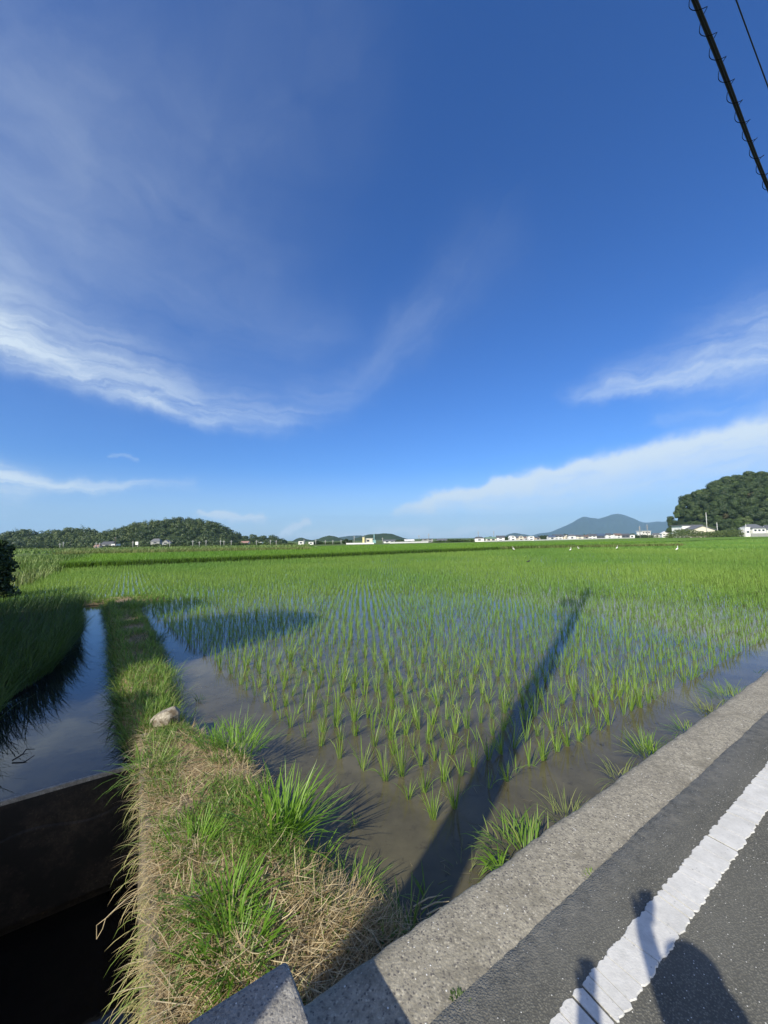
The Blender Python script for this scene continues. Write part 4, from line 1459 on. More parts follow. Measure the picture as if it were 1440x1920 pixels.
def far_bushes():
    gl = 'dark bushes and low trees in front of the left hill'
    lab = 'low dark green bush in the line at the foot of the left hill'
    x = -10
    i = 0
    while x < 548:
        w = random.uniform(16, 34)
        yt = random.uniform(1017, 1023) if x < 420 else random.uniform(1014, 1018)
        bush('bush', x, x + w, yt - (0 if x > 250 else -1.5), random.uniform(176, 190), random.choice(['tree', 'bush', 'tree_dark', 'tree']), lab, gl, 100, .34)
        x += w * random.uniform(.7, 1.0)
    # town greenery
    for a, b, yt, Y, m, l in [
        (642, 660, 1009, 215, 'tree_dark', 'round dark tree standing left of the teal silo'),
        (741, 758, 1010.5, 208, 'tree_dark', 'round dark tree between the long white shed and the grey shed'),
        (836, 852, 1010, 212, 'tree', 'dark green bush at the left end of the bushes beside the town houses'),
        (850, 872, 1009, 214, 'tree', 'wide green bush in the middle of the bushes left of the first white house'),
        (868, 892, 1010, 216, 'bush', 'green bush touching the first white house of the town'),
        (588, 606, 1013, 205, 'tree_dark', 'dark tree behind the poles left of the low white wall'),
        (606, 640, 1015, 205, 'tree', 'wide dark bush behind the poles beside the low white wall'),
        (1015, 1030, 1003, 262, 'tree_dark', 'dark tree rising behind the middle of the town houses'),
        (946, 957, 1005, 236, 'tree_dark', 'dark tree squeezed between the two-storey house and the arched house'),
        (1190, 1215, 1001, 330, 'tree_dark', 'dark tree line under the large white building'),
        (1212, 1246, 1001, 332, 'tree', 'green bushes right of the large white building'),
        (812, 836, 1013, 214, 'tree', 'low bush in front of the pale grey shed')]:
        bush('tree', a, b, yt, Y, m, l, None, 120, .34, 'tree')
    for a, b, yt, Y in [(905, 930, 1005, 300), (940, 962, 1003.5, 305), (985, 1004, 1003.5, 310), (1008, 1034, 1001.5, 318), (1046, 1070, 1000, 325), (1090, 1112, 999, 335), (1128, 1156, 998.5, 345), (1160, 1200, 998, 350)]:
        bush('tree', a, b, yt, Y, 'tree_dark', 'dark tree rising behind the row of town houses under the mountain', 'dark trees behind the town houses', 90, .5, 'tree')
    # clipped hedge before the right-hand houses
    e = empty('hedge', (0, 0, 0))
    xa, _ = at(1254, 1000, 212); xb, _ = at(1413, 1000, 236)
    balls = []
    n = 26
    for k in range(n):
        u = k / (n - 1)
        Y = 212 + 24 * u
        x = xa + (xb - xa) * u
        yt = np.interp(1254 + 159 * u, [1254, 1262, 1280, 1300, 1320, 1345, 1412], [1000, 994, 990.5, 993, 997, 994, 992.5])
        h = at(1254 + 159 * u, yt, Y)[1] * random.uniform(.94, 1.03)
        balls.append(((x, Y, h * .62), (1.7, 1.4, h * .38), 220))
        balls.append(((x, Y, h * .30), (1.7, 1.5, h * .32), 160))
    v, f, rn = leaf_cloud(balls, 200, .3, (.8, 1.0), .5)
    me = np_mesh('hedge', v, f, rn, smooth=False)
    bpy.data.objects.remove(e)
    o = link('hedge', me, M['hedge'])
    tag(o, 'long clipped green hedge in front of the houses under the right-hand hill', 'hedge')


far_bushes()


def shade_trees():
    # trees standing left of the camera, whose shade falls on the channel and the paddy corner
    L = [('shade_tree', (-8.7, 2.4, 0), 2.75, 4.6, 4.2, 'broad leafy tree on the channel bank left of the bridge, shading the paddy corner'),
         ('shade_tree', (-13.2, 3.6, 0), 3.2, 6.2, 3.0, 'tall tree behind the bank grass on the left, second from the bridge'),
         ('shade_tree', (-17.5, 6.0, 0), 3.2, 5.6, 2.6, 'tall tree farthest along the left bank'),
         ('shade_tree', (-9.05, .8, 0), 2.1, 4.2, 3.2, 'leafy tree between the broad one and the road-edge one on the left bank'),
         ('shade_tree', (-12.0, .8, 0), 2.9, 5.4, 3.0, 'wide tree behind the broad leafy tree on the left bank'),
         ('shade_tree', (-8.4, -2.3, 0), 2.4, 4.8, 2.4, 'leafy tree at the road edge beside the channel, nearest the bridge')]
    for nm, loc, W, H, th, lab in L:
        make_tree(nm, loc, W, H, th, 'tree', lab, 'tree', 'shade trees left of the bridge', 14, 330 if 'nearest' in lab else 620, .16, .16)
    # dark conifer bush at the left margin
    e = empty('conifer', (-16.2, 15.6, 0))
    tag(e, 'tall dark conifer bush at the left margin behind the bank grass', 'conifer')
    balls = []
    for k in range(14):
        z = .25 + 2.0 * (k / 13)
        r = .95 * (1 - .22 * (k / 13) ** 2)
        balls.append(((random.uniform(-.15, .15), random.uniform(-.15, .15), z), (r, r, .32), 420))
    v, f, rn = leaf_cloud(balls, 400, .085, (.82, 1.04), .4)
    link('crown', np_mesh('crown', v, f, rn, smooth=False), M['conifer'], e)
    MB().tube([(0, 0, -.1), (0, 0, 1), (0, 0, 2.0)], [.09, .07, .03], 7).build('trunk', M['bark'], e)


shade_trees()

# ------------------------------------------------------------------ buildings
WALLS = {'white': (.80, .79, .76), 'cream': (.70, .64, .52), 'grey': (.30, .30, .29), 'pale': (.62, .62, .62), 'dark': (.09, .10, .12), 'beige': (.55, .45, .34), 'teal': (.20, .36, .37), 'yellow': (.72, .60, .28)}
ROOFS = {'slate': (.075, .08, .09), 'greyr': (.12, .125, .135), 'green': (.12, .20, .15), 'red': (.30, .17, .14), 'brown': (.16, .11, .085), 'whiter': (.70, .70, .69), 'blue': (.06, .09, .15)}
for k, c in WALLS.items(): M['w_' + k] = plain('wall ' + k, c, .75, 0, .06, .8)
for k, c in ROOFS.items(): M['r_' + k] = plain('roof ' + k, c, .6, 0, .12, 1.5)
M['pane'] = plain('window pane', (.05, .06, .08), .15, 0, .1)


def house(px0, px1, ytop, Y, wall, roof, label, style='gable', storeys=1, yaw=0.0, name='house', group=None, cat='house', base=0.0, depth=None):
    x0, zt = at(px0, ytop, Y); x1, _ = at(px1, ytop, Y)
    W = x1 - x0; H = zt - base; Dp = depth or max(3.5, W * .6)
    e = empty(name, ((x0 + x1) / 2, Y + Dp / 2, base), yaw)
    tag(e, label, cat, group)
    ov = .06 * W
    hw = H * (.66 if style in ('gable', 'hip', 'front') else .95)
    a, d = W / 2 - ov, Dp / 2 - ov * .5
    b = MB()
    if style == 'front':
        b.add([(-a, -d, 0), (a, -d, 0), (a, -d, hw), (0, -d, H * .95), (-a, -d, hw), (-a, d, 0), (a, d, 0), (a, d, hw), (0, d, H * .95), (-a, d, hw)],
              [(0, 1, 2, 3, 4), (9, 8, 7, 6, 5), (1, 6, 7, 2), (5, 0, 4, 9)])
    elif style == 'arch':
        n = 10
        pf = [(-a, 0)] + [(-a * math.cos(PI * k / n), hw * .62 + (H * .96 - hw * .62) * math.sin(PI * k / n)) for k in range(n + 1)] + [(a, 0)]
        m = len(pf)
        b.add([(q[0], -d, q[1]) for q in pf] + [(q[0], d, q[1]) for q in pf], [tuple(reversed(range(m))), tuple(range(m, 2 * m))])
        b.add([(-a, -d, 0), (-a, d, 0), (-a, d, hw * .62), (-a, -d, hw * .62)], [(0, 1, 2, 3)])
        b.add([(a, -d, 0), (a, d, 0), (a, d, hw * .62), (a, -d, hw * .62)], [(3, 2, 1, 0)])
    else:
        b.box((0, 0, hw / 2), (2 * a, 2 * d, hw))
        if style == 'gable':
            b.add([(-a, -d, hw), (-a, d, hw), (-a, 0, H * .96)], [(0, 2, 1)])
            b.add([(a, -d, hw), (a, d, hw), (a, 0, H * .96)], [(0, 1, 2)])
    b.build('wall', M['w_' + wall], e)
    r = MB()
    w2, d2, th = W / 2, Dp / 2, max(.12, H * .05)
    if style == 'gable':
        ze = hw - .04 * H
        r.add([(-w2, -d2, ze), (w2, -d2, ze), (w2, 0, H), (-w2, 0, H), (-w2, d2, ze), (w2, d2, ze),
               (-w2, -d2, ze - th), (w2, -d2, ze - th), (w2, 0, H - th), (-w2, 0, H - th), (-w2, d2, ze - th), (w2, d2, ze - th)],
              [(0, 1, 2, 3), (3, 2, 5, 4), (6, 9, 8, 7), (9, 10, 11, 8), (0, 6, 7, 1), (4, 5, 11, 10), (0, 3, 9, 6), (3, 4, 10, 9), (1, 7, 8, 2), (2, 8, 11, 5)])
    elif style == 'front':
        ze = hw - .04 * H
        r.add([(-w2, -d2, ze), (0, -d2, H), (w2, -d2, ze), (-w2, d2, ze), (0, d2, H), (w2, d2, ze),
               (-w2, -d2, ze - th), (0, -d2, H - th), (w2, -d2, ze - th), (-w2, d2, ze - th), (0, d2, H - th), (w2, d2, ze - th)],
              [(0, 1, 4, 3), (1, 2, 5, 4), (6, 9, 10, 7), (7, 10, 11, 8), (0, 6, 7, 1), (1, 7, 8, 2), (3, 4, 10, 9), (4, 5, 11, 10), (0, 3, 9, 6), (2, 8, 11, 5)])
    elif style == 'hip':
        q = W * .22
        r.add([(-w2, -d2, hw), (w2, -d2, hw), (w2, d2, hw), (-w2, d2, hw), (-w2 + q, 0, H), (w2 - q, 0, H)],
              [(0, 1, 5, 4), (1, 2, 5), (2, 3, 4, 5), (3, 0, 4), (3, 2, 1, 0)])
    elif style == 'arch':
        n = 10
        pf = [(-w2 * math.cos(PI * k / n), hw * .6 + (H - hw * .6) * math.sin(PI * k / n)) for k in range(n + 1)]
        m = n + 1
        r.add([(q[0], -d2, q[1]) for q in pf] + [(q[0], d2, q[1]) for q in pf], [(k, k + 1, k + 1 + m, k + m) for k in range(n)])
    else:
        r.box((0, 0, H * .95 + H * .03), (W, Dp, H * .06))
    r.build('roof', M['r_' + roof], e)
    nw = max(1, min(5, int(W / 3.0)))
    for fl in range(storeys):
        zc = hw * ((fl + .55) / storeys)
        for k in range(nw):
            xc = (-.5 + (k + .5) / nw) * 2 * a * .92
            ww, wh = min(1.5, 1.1 * a / nw), min(1.2, hw / storeys * .42)
            MB().box((xc, -d - .02, zc), (ww, .08, wh)).build('window', M['pane'], e)
    return e


def shed_block(name, px0, px1, ytop, Y, h0, wall, label, cat='wall', group=None, thick=.3, Y2=None):
    """a long low wall standing on the ground between two image columns"""
    Y2 = Y2 or Y
    x0, z0 = at(px0, ytop, Y); x1, z1 = at(px1, ytop, Y2)
    n = 12
    b = MB()
    vs = []
    for k in range(n + 1):
        u = k / n
        x, y = x0 + (x1 - x0) * u, Y + (Y2 - Y) * u
        vs += [(x, y, 0), (x, y, h0), (x, y + thick, h0), (x, y + thick, 0)]
    fs = [(0, 1, 2, 3)] + [(k * 4 + j, (k + 1) * 4 + j, (k + 1) * 4 + (j + 1) % 4, k * 4 + (j + 1) % 4) for k in range(n) for j in range(3)] + [(n * 4 + 3, n * 4 + 2, n * 4 + 1, n * 4)]
    b.add(vs, fs)
    cap = MB()
    vs = []
    for k in range(n + 1):
        u = k / n
        x, y = x0 + (x1 - x0) * u, Y + (Y2 - Y) * u
        vs += [(x, y - .06, h0), (x, y - .06, h0 + .09), (x, y + thick + .06, h0 + .09), (x, y + thick + .06, h0)]
    cap.add(vs, fs)
    e = empty(name, (0, 0, 0))
    tag(e, label, cat, group)
    b.build('panel', M['w_' + wall], e)
    cap.build('coping', M['w_pale'], e)
    return e


def town():
    gt = 'houses of the town beyond the fields'
    T = [(890, 909, 1006.5, 214, 'white', 'slate', 'first white town house with a dark hipped roof, at the left end of the row', 'hip', 1),
         (911, 932, 1006.8, 222, 'cream', 'green', 'low wide town house with a green-grey roof', 'gable', 1),
         (932, 948, 1004.3, 218, 'white', 'slate', 'white two-storey town house with a dark roof right of the green-roofed one', 'gable', 2),
         (956, 967.5, 1004.3, 224, 'white', 'whiter', 'white arched-roof house, left one of the arched pair', 'arch', 2),
         (970, 982, 1004.5, 226, 'cream', 'greyr', 'cream arched-roof house, right one of the arched pair', 'arch', 2),
         (982.5, 992, 1006, 232, 'pale', 'brown', 'small pale house with a brown roof right of the arched pair', 'gable', 1),
         (990.5, 1002, 1005.5, 228, 'white', 'whiter', 'plain white flat-roofed block beside the brown-roofed small house', 'flat', 2),
         (1003, 1013, 1006.2, 236, 'beige', 'slate', 'beige little house between the white flat block and the dark tree', 'gable', 1),
         (1028, 1042, 1003.8, 250, 'pale', 'blue', 'pale house with a blue-grey roof right of the dark tree', 'gable', 1),
         (1038, 1056, 1002.0, 262, 'white', 'slate', 'long white house with a steep dark roof, tallest left of the mountain', 'gable', 2),
         (1056, 1067, 1002.6, 262, 'cream', 'greyr', 'cream house with a grey gable facing the fields', 'front', 2),
         (1066, 1081, 1002.2, 258, 'white', 'greyr', 'white house with a low grey roof under the left foot of the mountain', 'hip', 1),
         (1081, 1095, 1002.6, 264, 'cream', 'slate', 'cream house with dark roof under the smaller mountain peak', 'gable', 2),
         (1094, 1104, 1003.6, 268, 'grey', 'brown', 'small grey house with brown roof between cream and white houses', 'gable', 1),
         (1103, 1120, 1001.4, 270, 'white', 'slate', 'white two-storey house with dark roof under the saddle of the mountain', 'gable', 2),
         (1119, 1135, 1000.5, 274, 'dark', 'blue', 'dark blue house under the saddle of the mountain', 'gable', 2),
         (1135, 1150, 999.8, 280, 'white', 'slate', 'white house with wide dark eaves under the mountain summit', 'hip', 2),
         (1152, 1167, 1000.2, 286, 'white', 'brown', 'white house with a brown roof just right of the mountain summit', 'gable', 2),
         (1165, 1182, 1000.4, 292, 'dark', 'slate', 'dark wide building right of the brown-roofed white house', 'gable', 1),
         (1180, 1191, 1003.0, 296, 'white', 'whiter', 'low white shed in front of the dark wide building', 'flat', 1),
         (1200, 1222, 995.6, 380, 'white', 'whiter', 'large white flat-roofed building raised above the right end of the town', 'flat', 2),
         (1226, 1239, 999.6, 330, 'white', 'greyr', 'small white house left of the gabled one near the hedge', 'gable', 1),
         (1242, 1257, 996.2, 318, 'white', 'whiter', 'white gabled house just left of the hedge', 'front', 2)]
    for i, (a, b, yt, Y, w, r, l, st, n) in enumerate(T):
        house(a, b, yt, Y, w, r, l, st, n, random.uniform(-.25, .25), group=gt)
    # right-hand houses under the hill
    house(1276, 1318, 984.5, 236, 'white', 'greyr', 'long white house with a grey roof behind the left end of the hedge', 'flat', 1, .05, depth=9)
    house(1294, 1344, 985.0, 228, 'cream', 'greyr', 'cream gable-fronted building behind the middle of the hedge', 'front', 1, -.05, depth=12)
    house(1407, 1438, 982.5, 232, 'white', 'greyr', 'white house with a grey tiled roof at the right margin under the hill', 'hip', 2, .1, depth=9)
    house(1436, 1450, 984.0, 236, 'white', 'slate', 'white outbuilding cut by the right margin', 'gable', 1, .1)
    shed_block('garden_wall', 1408, 1440, 996, 222, 2.2, 'grey', 'grey block wall in front of the white house at the right margin')
    house(1397, 1407, 988.5, 230, 'white', 'whiter', 'tiny white shed between the hedge and the right-margin house', 'flat', 1, 0, name='shed', cat='shed')
    # factories and sheds in the middle
    house(680, 699, 1009.5, 224, 'cream', 'whiter', 'cream factory hall left of the teal silo', 'flat', 1, .1, 'factory', cat='factory')
    house(718, 742, 1012, 216, 'white', 'greyr', 'long white shed between the teal silo and the round tree', 'gable', 1, .1, 'shed', cat='shed')
    house(758, 777, 1011.5, 220, 'grey', 'whiter', 'grey shed with a pale roof right of the round tree', 'gable', 1, .1, 'shed', cat='shed')
    house(790, 813, 1010.3, 226, 'grey', 'greyr', 'grey flat factory block under the two masts', 'flat', 2, .05, 'factory', cat='factory')
    house(819, 839, 1010.4, 226, 'pale', 'greyr', 'pale grey shed right of the factory block', 'gable', 1, .05, 'shed', cat='shed')
    house(559, 569.5, 1014.5, 205, 'white', 'greyr', 'small white house in front of the first far hill', 'flat', 1, 0)
    house(578, 588, 1016.2, 203, 'white', 'whiter', 'low white hut between two poles in front of the far hills', 'flat', 1, 0, 'hut', cat='hut')
    # silo tower with a teal head
    e = empty('silo_tower', (at(701.5, 1010, 226)[0], 226, 0))
    tag(e, 'thin teal silo tower above a teal box in front of the far hill', 'silo')
    h = at(701.5, 1001.5, 226)[1]
    MB().tube([(0, 0, 0), (0, 0, h)], [.3, .22], 10).build('shaft', M['w_teal'], e, True)
    MB().box((0, -.6, .95), (2.0, 1.6, 1.9)).build('tank', M['w_teal'], e)
    e = empty('factory_tower', (at(681.5, 1010, 223)[0], 223, 0))
    tag(e, 'slim yellow tower at the left end of the cream factory hall', 'tower')
    h = at(681.5, 1007.5, 223)[1]
    MB().box((0, 0, h / 2), (1.1, 1.1, h)).build('shaft', M['w_yellow'], e)
    MB().box((0, 0, h + .12), (1.4, 1.4, .24)).build('cap', M['w_pale'], e)
    shed_block('field_wall', 649, 701, 1018.6, 186, .62, 'white', 'long low white wall at the field edge, left piece', 'wall')
    shed_block('field_wall', 731, 803, 1017, 196, .72, 'white', 'long low white wall at the field edge, right piece', 'wall', Y2=206)
    shed_block('field_wall', 908, 1190, 1013, 209, .5, 'white', 'very long low white wall in front of the town houses', 'wall', Y2=286)
    # left-hand houses at the foot of the hill
    house(174, 183, 1021.5, 172, 'beige', 'red', 'small beige house with a red roof at the foot of the left hill', 'gable', 1, .2)
    house(189, 210, 1015.5, 186, 'grey', 'slate', 'grey house with a dark tiled roof beside the small beige one', 'gable', 1, .1)
    house(208, 217, 1020, 182, 'white', 'whiter', 'low white shed right of the grey house', 'flat', 1, 0, 'shed', cat='shed')
    house(281, 299, 1010.0, 205, 'grey', 'greyr', 'house with a wide grey roof half hidden by trees on the left hill foot', 'hip', 2, .1)
    house(303, 316, 1012.2, 202, 'grey', 'greyr', 'pale gabled house right of the wide-roofed one on the hill foot', 'front', 2, .1)
    house(449.5, 466, 1014.8, 196, 'white', 'red', 'white house with a pinkish red roof at the right foot of the left hill', 'gable', 1, -.1)
    house(484, 491, 1016.3, 196, 'white', 'whiter', 'tiny white hut right of the pink-roofed house', 'flat', 1, 0, 'hut', cat='hut')
    e = empty('billboard', (at(256.5, 1020, 165)[0], 165, 0))
    tag(e, 'blank white sign board on a post before the left hill', 'sign')
    zt, zb = at(256.5, 1015.8, 165)[1], at(256.5, 1021.5, 165)[1]
    MB().box((0, 0, (zt + zb) / 2), (1.2, .15, zt - zb)).build('board', M['w_white'], e)
    MB().tube([(.35, .1, 0), (.35, .1, zb + .3)], .09, 6).build('post', M['pole'], e)


town()


def field_poles():
    gp = 'thin concrete poles across the far fields'
    L = [(112.5, 1018.5, 182, 'short'), (119, 1016, 182, 'pale'), (180.5, 1017, 160, 'pale'), (187, 1017.5, 170, 'grey'), (216.7, 1006.5, 178, 'dark'), (249.5, 1014.5, 165, 'grey'), (318.5, 1015, 168, 'short grey'),
         (361.7, 1013, 170, 'pale'), (374, 1014.8, 172, 'grey'), (386.5, 1012.5, 172, 'grey'), (413.6, 1012.8, 174, 'grey'), (420, 1013.5, 176, 'grey'), (433.7, 1013, 178, 'grey'), (481, 1013, 182, 'grey'), (507, 1012, 184, 'grey'), (518, 1013, 186, 'grey'),
         (570, 1011.5, 190, 'pale'), (592, 1011.5, 190, 'pale'), (610, 1013, 192, 'pale'), (624, 1012.5, 194, 'pale'), (639.5, 1012, 196, 'pale'), (664, 1005, 200, 'tall'), (717, 1008, 205, 'pale')]
    near = {112.5: 'short pole left of the pale one, before the left hill', 119: 'pale pole standing alone before the left hill', 180.5: 'pale pole in front of the small beige house', 187: 'grey pole between the beige and the grey house', 216.7: 'tallest dark pole right of the low white shed', 249.5: 'grey pole left of the blank white sign board', 318.5: 'short grey pole right of the pale gabled house', 361.7: 'pale pole, first of three under the bamboo slope', 374: 'grey pole, middle of three under the bamboo slope', 386.5: 'grey pole, last of three under the bamboo slope',
            413.6: 'grey pole, left of a close pair near the hill end', 420: 'grey pole, right of a close pair near the hill end', 433.7: 'grey pole alone before the dark right end of the hill', 481: 'grey pole left of the tiny white hut', 507: 'grey pole before the little wooded knoll', 518: 'grey pole at the right end of the little knoll',
            570: 'pale pole beside the small white house', 592: 'pale pole between the two far hills', 610: 'pale pole under the top of the second far hill', 624: 'pale pole right of the second far hill', 639.5: 'pale pole left of the round dark tree', 664: 'tall thin pole right of the round dark tree', 717: 'pale pole left of the long white shed'}
    for px, yt, Y, k in L:
        x, z = at(px, yt, Y)
        e = empty('utility_pole', (x, Y, 0))
        tag(e, near[px], 'pole', gp)
        r = .17
        MB().tube([(0, 0, 0), (0, 0, z)], [r, r * .7], 7).build('shaft', M['bark'] if k == 'dark' else M['pole'], e, True)
        MB().box((0, -.1, z - .5), (1.3, .1, .1)).build('crossarm', M['steel'], e)
    for px, yt, Y, l in [(785.5, 1003, 420, 'thin red and grey mast left of its taller twin'), (803.8, 1000, 420, 'taller thin mast above the grey factory block'), (896.5, 995.5, 440, 'thin mast above the first white town house'), (925.7, 995, 440, 'thin mast above the green-roofed town house'),
                         (1323.5, 961, 226, 'white pole rising behind the cream gable-fronted building'), (1344, 979.5, 232, 'short white pole right of the cream gable-fronted building'), (1398, 982.5, 234, 'short grey pole beside the tiny white shed'), (1199, 986, 300, 'pale pole left of the large white town building'), (1213, 983, 330, 'tall pale pole in front of the large white town building')]:
        x, z = at(px, yt, Y)
        e = empty('mast', (x, Y, 0))
        tag(e, l, 'mast')
        w = .16 if Y < 300 else .3
        MB().tube([(0, 0, 0), (0, 0, z * .7), (0, 0, z)], [w, w * .8, w * .5], 6).build('shaft', M['w_white'] if Y < 300 else M['pole'], e, True)
        for k in (.72, .86):
            MB().box((0, 0, z * k), (w * 7, w, w)).build('crossarm', M['steel'], e)


field_poles()

# ------------------------------------------------------------------ birds
M['egret'] = plain('egret plumage', (.86, .85, .82), .7, 0, .04)
M['beak'] = plain('egret beak', (.55, .38, .06), .5)
M['legs'] = plain('egret legs', (.03, .03, .03), .6)
M['crow'] = plain('black plumage', (.02, .02, .022), .5)


def birds():
    e = empty('egret', (0, 0, 0))
    b = MB()
    # body, neck and head as one lofted surface: tail to breast, then the S of the neck
    path = [(-.30, 0, .36), (-.24, 0, .38), (-.12, 0, .43), (0, 0, .49), (.09, 0, .54), (.14, 0, .62), (.12, 0, .70), (.08, 0, .78), (.08, 0, .86), (.13, 0, .92), (.19, 0, .925), (.225, 0, .92)]
    rad = [.012, .05, .095, .105, .075, .045, .032, .027, .027, .036, .032, .012]
    b.tube(path, rad, 10)
    body = b.build('body', M['egret'], e, True)
    MB().tube([(.22, 0, .92), (.31, 0, .905)], [.014, .002], 6).build('beak', M['beak'], e, True)
    for sd_ in (-1, 1):
        MB().tube([(-.02, sd_ * .04, .44), (0, sd_ * .045, .22), (-.02, sd_ * .045, .0), (.05, sd_ * .05, -.01)], [.014, .01, .009, .005], 6).build('leg', M['legs'], e)
    L = [(963, 1033, 'white egret standing farthest left in the rice field', 2.6, 1.0), (1070, 1034.5, 'white egret, left one of a close pair in the rice', .4, 1.0), (1084.5, 1030.5, 'crouching white egret on the pale bund, right one of a close pair', 2.9, .8),
         (1157, 1031, 'white egret with raised neck, fourth from the left', .3, 1.0), (1270, 1034.5, 'largest white egret, nearest the right-hand hedge', .2, 1.15)]
    for i, (px, py, l, rz, sc) in enumerate(L):
        X, Y = gnd(px, py, .18)
        o = e if i == 0 else copy_tree(e)
        o.location = (X, Y, .16)
        o.rotation_euler = (0, 0, rz)
        o.scale = (sc * .66,) * 3
        tag(o, l, 'egret', 'egrets standing in the rice field')
    X, Y = gnd(991, 1056, .3)
    b = MB().tube([(-.16, 0, .10), (-.08, 0, .12), (0, 0, .14), (.07, 0, .17), (.10, 0, .20), (.135, 0, .20)], [.01, .04, .055, .04, .032, .008], 8)
    o = b.build('crow', M['crow'], None, True)
    o.location = (X, Y, .30)
    tag(o, 'tiny black bird low over the rice, left of the egret pair', 'bird')


birds()

# ------------------------------------------------------------------ pole and overhead cables
def wire_fit(pts, c):
    Q = []
    for px, py in pts:
        x, f, u = ray(px, py)
        k = c / (x * DX + f * DY)
        Q.append(((x * RX + f * RY) * k, CZ + u * k))
    Q = np.array(Q)
    return Q


POLE = (-1.82, -0.8)


def pole_and_cables():
    X, Y = POLE
    h = 14.5
    e = empty('utility_pole', (X, Y, ROAD))
    tag(e, 'near concrete utility pole beside the bridge parapet, carrying the overhead cables', 'pole')
    MB().tube([(0, 0, -.3), (0, 0, h * .5), (0, 0, h)], [.165, .14, .10], 20).build('shaft', M['pole'], e, True)
    for z, w in ((h - .35, 1.7), (h - 1.25, 1.7)):
        b = MB()
        b.add(*[(lambda q: q)(None)] if False else ([(s * RX * w / 2 * 0 + t * DX * w / 2 * 1 + ox, t * DY * w / 2 + oy, z + oz) for t in (-1, 1) for ox, oy, oz in ((-.04, -.04, -.04), (.04, -.04, -.04), (.04, .04, .04), (-.04, .04, .04)) for s in (0,)],
              [(0, 1, 2, 3), (7, 6, 5, 4), (0, 4, 5, 1), (1, 5, 6, 2), (2, 6, 7, 3), (3, 7, 4, 0)]))
        b.build('crossarm', M['steel'], e)
        for t in (-.9, -.5, .5, .9):
            MB().tube([(t * DX * w / 2, t * DY * w / 2, z + .03), (t * DX * w / 2, t * DY * w / 2, z + .24)], [.05, .035], 8).build('insulator', M['w_white'], e, True)
    MB().tube([(.30 * DX - .1, .30 * DY, h - 3.4), (.30 * DX - .1, .30 * DY, h - 2.5)], .27, 16).build('transformer', M['steel'], e, True)
    s0, t0 = ST(X, Y)
    # bracket reaching out to the cable line
    tc = 1.15
    Q = wire_fit([(1300, 0), (1331, 75), (1366, 172), (1398, 250), (1440, 350)], tc)
    k1, k0 = np.polyfit(Q[:, 0], Q[:, 1], 1)
    sag = lambda s: k0 + k1 * s + .0035 * (s - Q[:, 0].mean()) ** 2
    zb = sag(s0) - ROAD
    br = MB().tube([(0, 0, zb - .35), ((tc - t0) * DX * .5, (tc - t0) * DY * .5, zb - .10), ((tc - t0) * DX, (tc - t0) * DY, zb)], .03, 8)
    br.tube([(0, 0, zb), ((tc - t0) * DX, (tc - t0) * DY, zb)], .03, 8)
    br.build('bracket', M['steel'], e)
    ss = np.concatenate([np.arange(s0, 12, .12), np.arange(12, 45, .6)])
    c = empty('cable_bundle', P(s0, tc, sag(s0)))
    inv = Matrix.Translation(-Vector(c.location))
    tag(c, 'thick black overhead cable bundle wrapped in spiral hangers, upper right', 'cable')

    def run(name, dt, dz, r, mat, wob=0):
        pts = [P(s, tc + dt + wob * math.sin(s * 2.1), sag(s) + dz + wob * math.cos(s * 1.7)) for s in ss]
        o = MB().tube(pts, r, 8).build(name, mat, c, True)
        o.matrix_parent_inverse = inv
        return o
    run('messenger_wire', 0, .050, .006, M['wire_grey'])
    run('cable', .004, .026, .017, M['black'], .004)
    run('cable', -.016, .004, .012, M['black'], .008)
    sp = np.arange(s0, 14, .012)
    pts = []
    for s in sp:
        a = 2 * PI * s / .265
        ph = .40 * math.sin(a)
        rr = .053 + .010 * math.cos(a)
        pts.append(P(s + .05 * math.sin(a), tc - .002 - rr * math.cos(a + ph), sag(s) + .018 + rr * 1.05 * math.sin(a + ph)))
    o = MB().tube(pts, .0036, 5).build('spiral_hanger', M['hanger'], c, True)
    o.matrix_parent_inverse = inv
    tc2 = 1.9
    Q2 = wire_fit([(1380, 0), (1410, 80), (1440, 163)], tc2)
    k1b, k0b = np.polyfit(Q2[:, 0], Q2[:, 1], 1)
    s2 = np.concatenate([np.arange(s0, 20, .3), np.arange(20, 60, 1)])
    zz = k0b + k1b * s2 + .003 * (s2 - Q2[:, 0].mean()) ** 2
    zz = np.where(s2 < 10, zz, zz)
    o = MB().tube([P(s, tc2 + (t0 - tc2) * max(0, 1 - (s - s0) / 6) ** 2 * 0, z) for s, z in zip(s2, zz)], .0125, 6).build('power_line', M['black'], None, True)
    tag(o, 'single thin overhead power line at the upper right corner', 'power line')


pole_and_cables()

# ------------------------------------------------------------------ the photographer, whose shadow lies on the road
M['skin'] = plain('skin', (.50, .33, .24), .55, 0, .05)
M['shirt'] = plain('cotton shirt', (.10, .13, .20), .85, 0, .1)
M['trousers'] = plain('trousers', (.05, .05, .06), .85, 0, .1)
M['hat'] = plain('sun hat', (.40, .36, .28), .85, 0, .1)
M['phone'] = plain('phone case', (.03, .03, .035), .35, 0, .1)


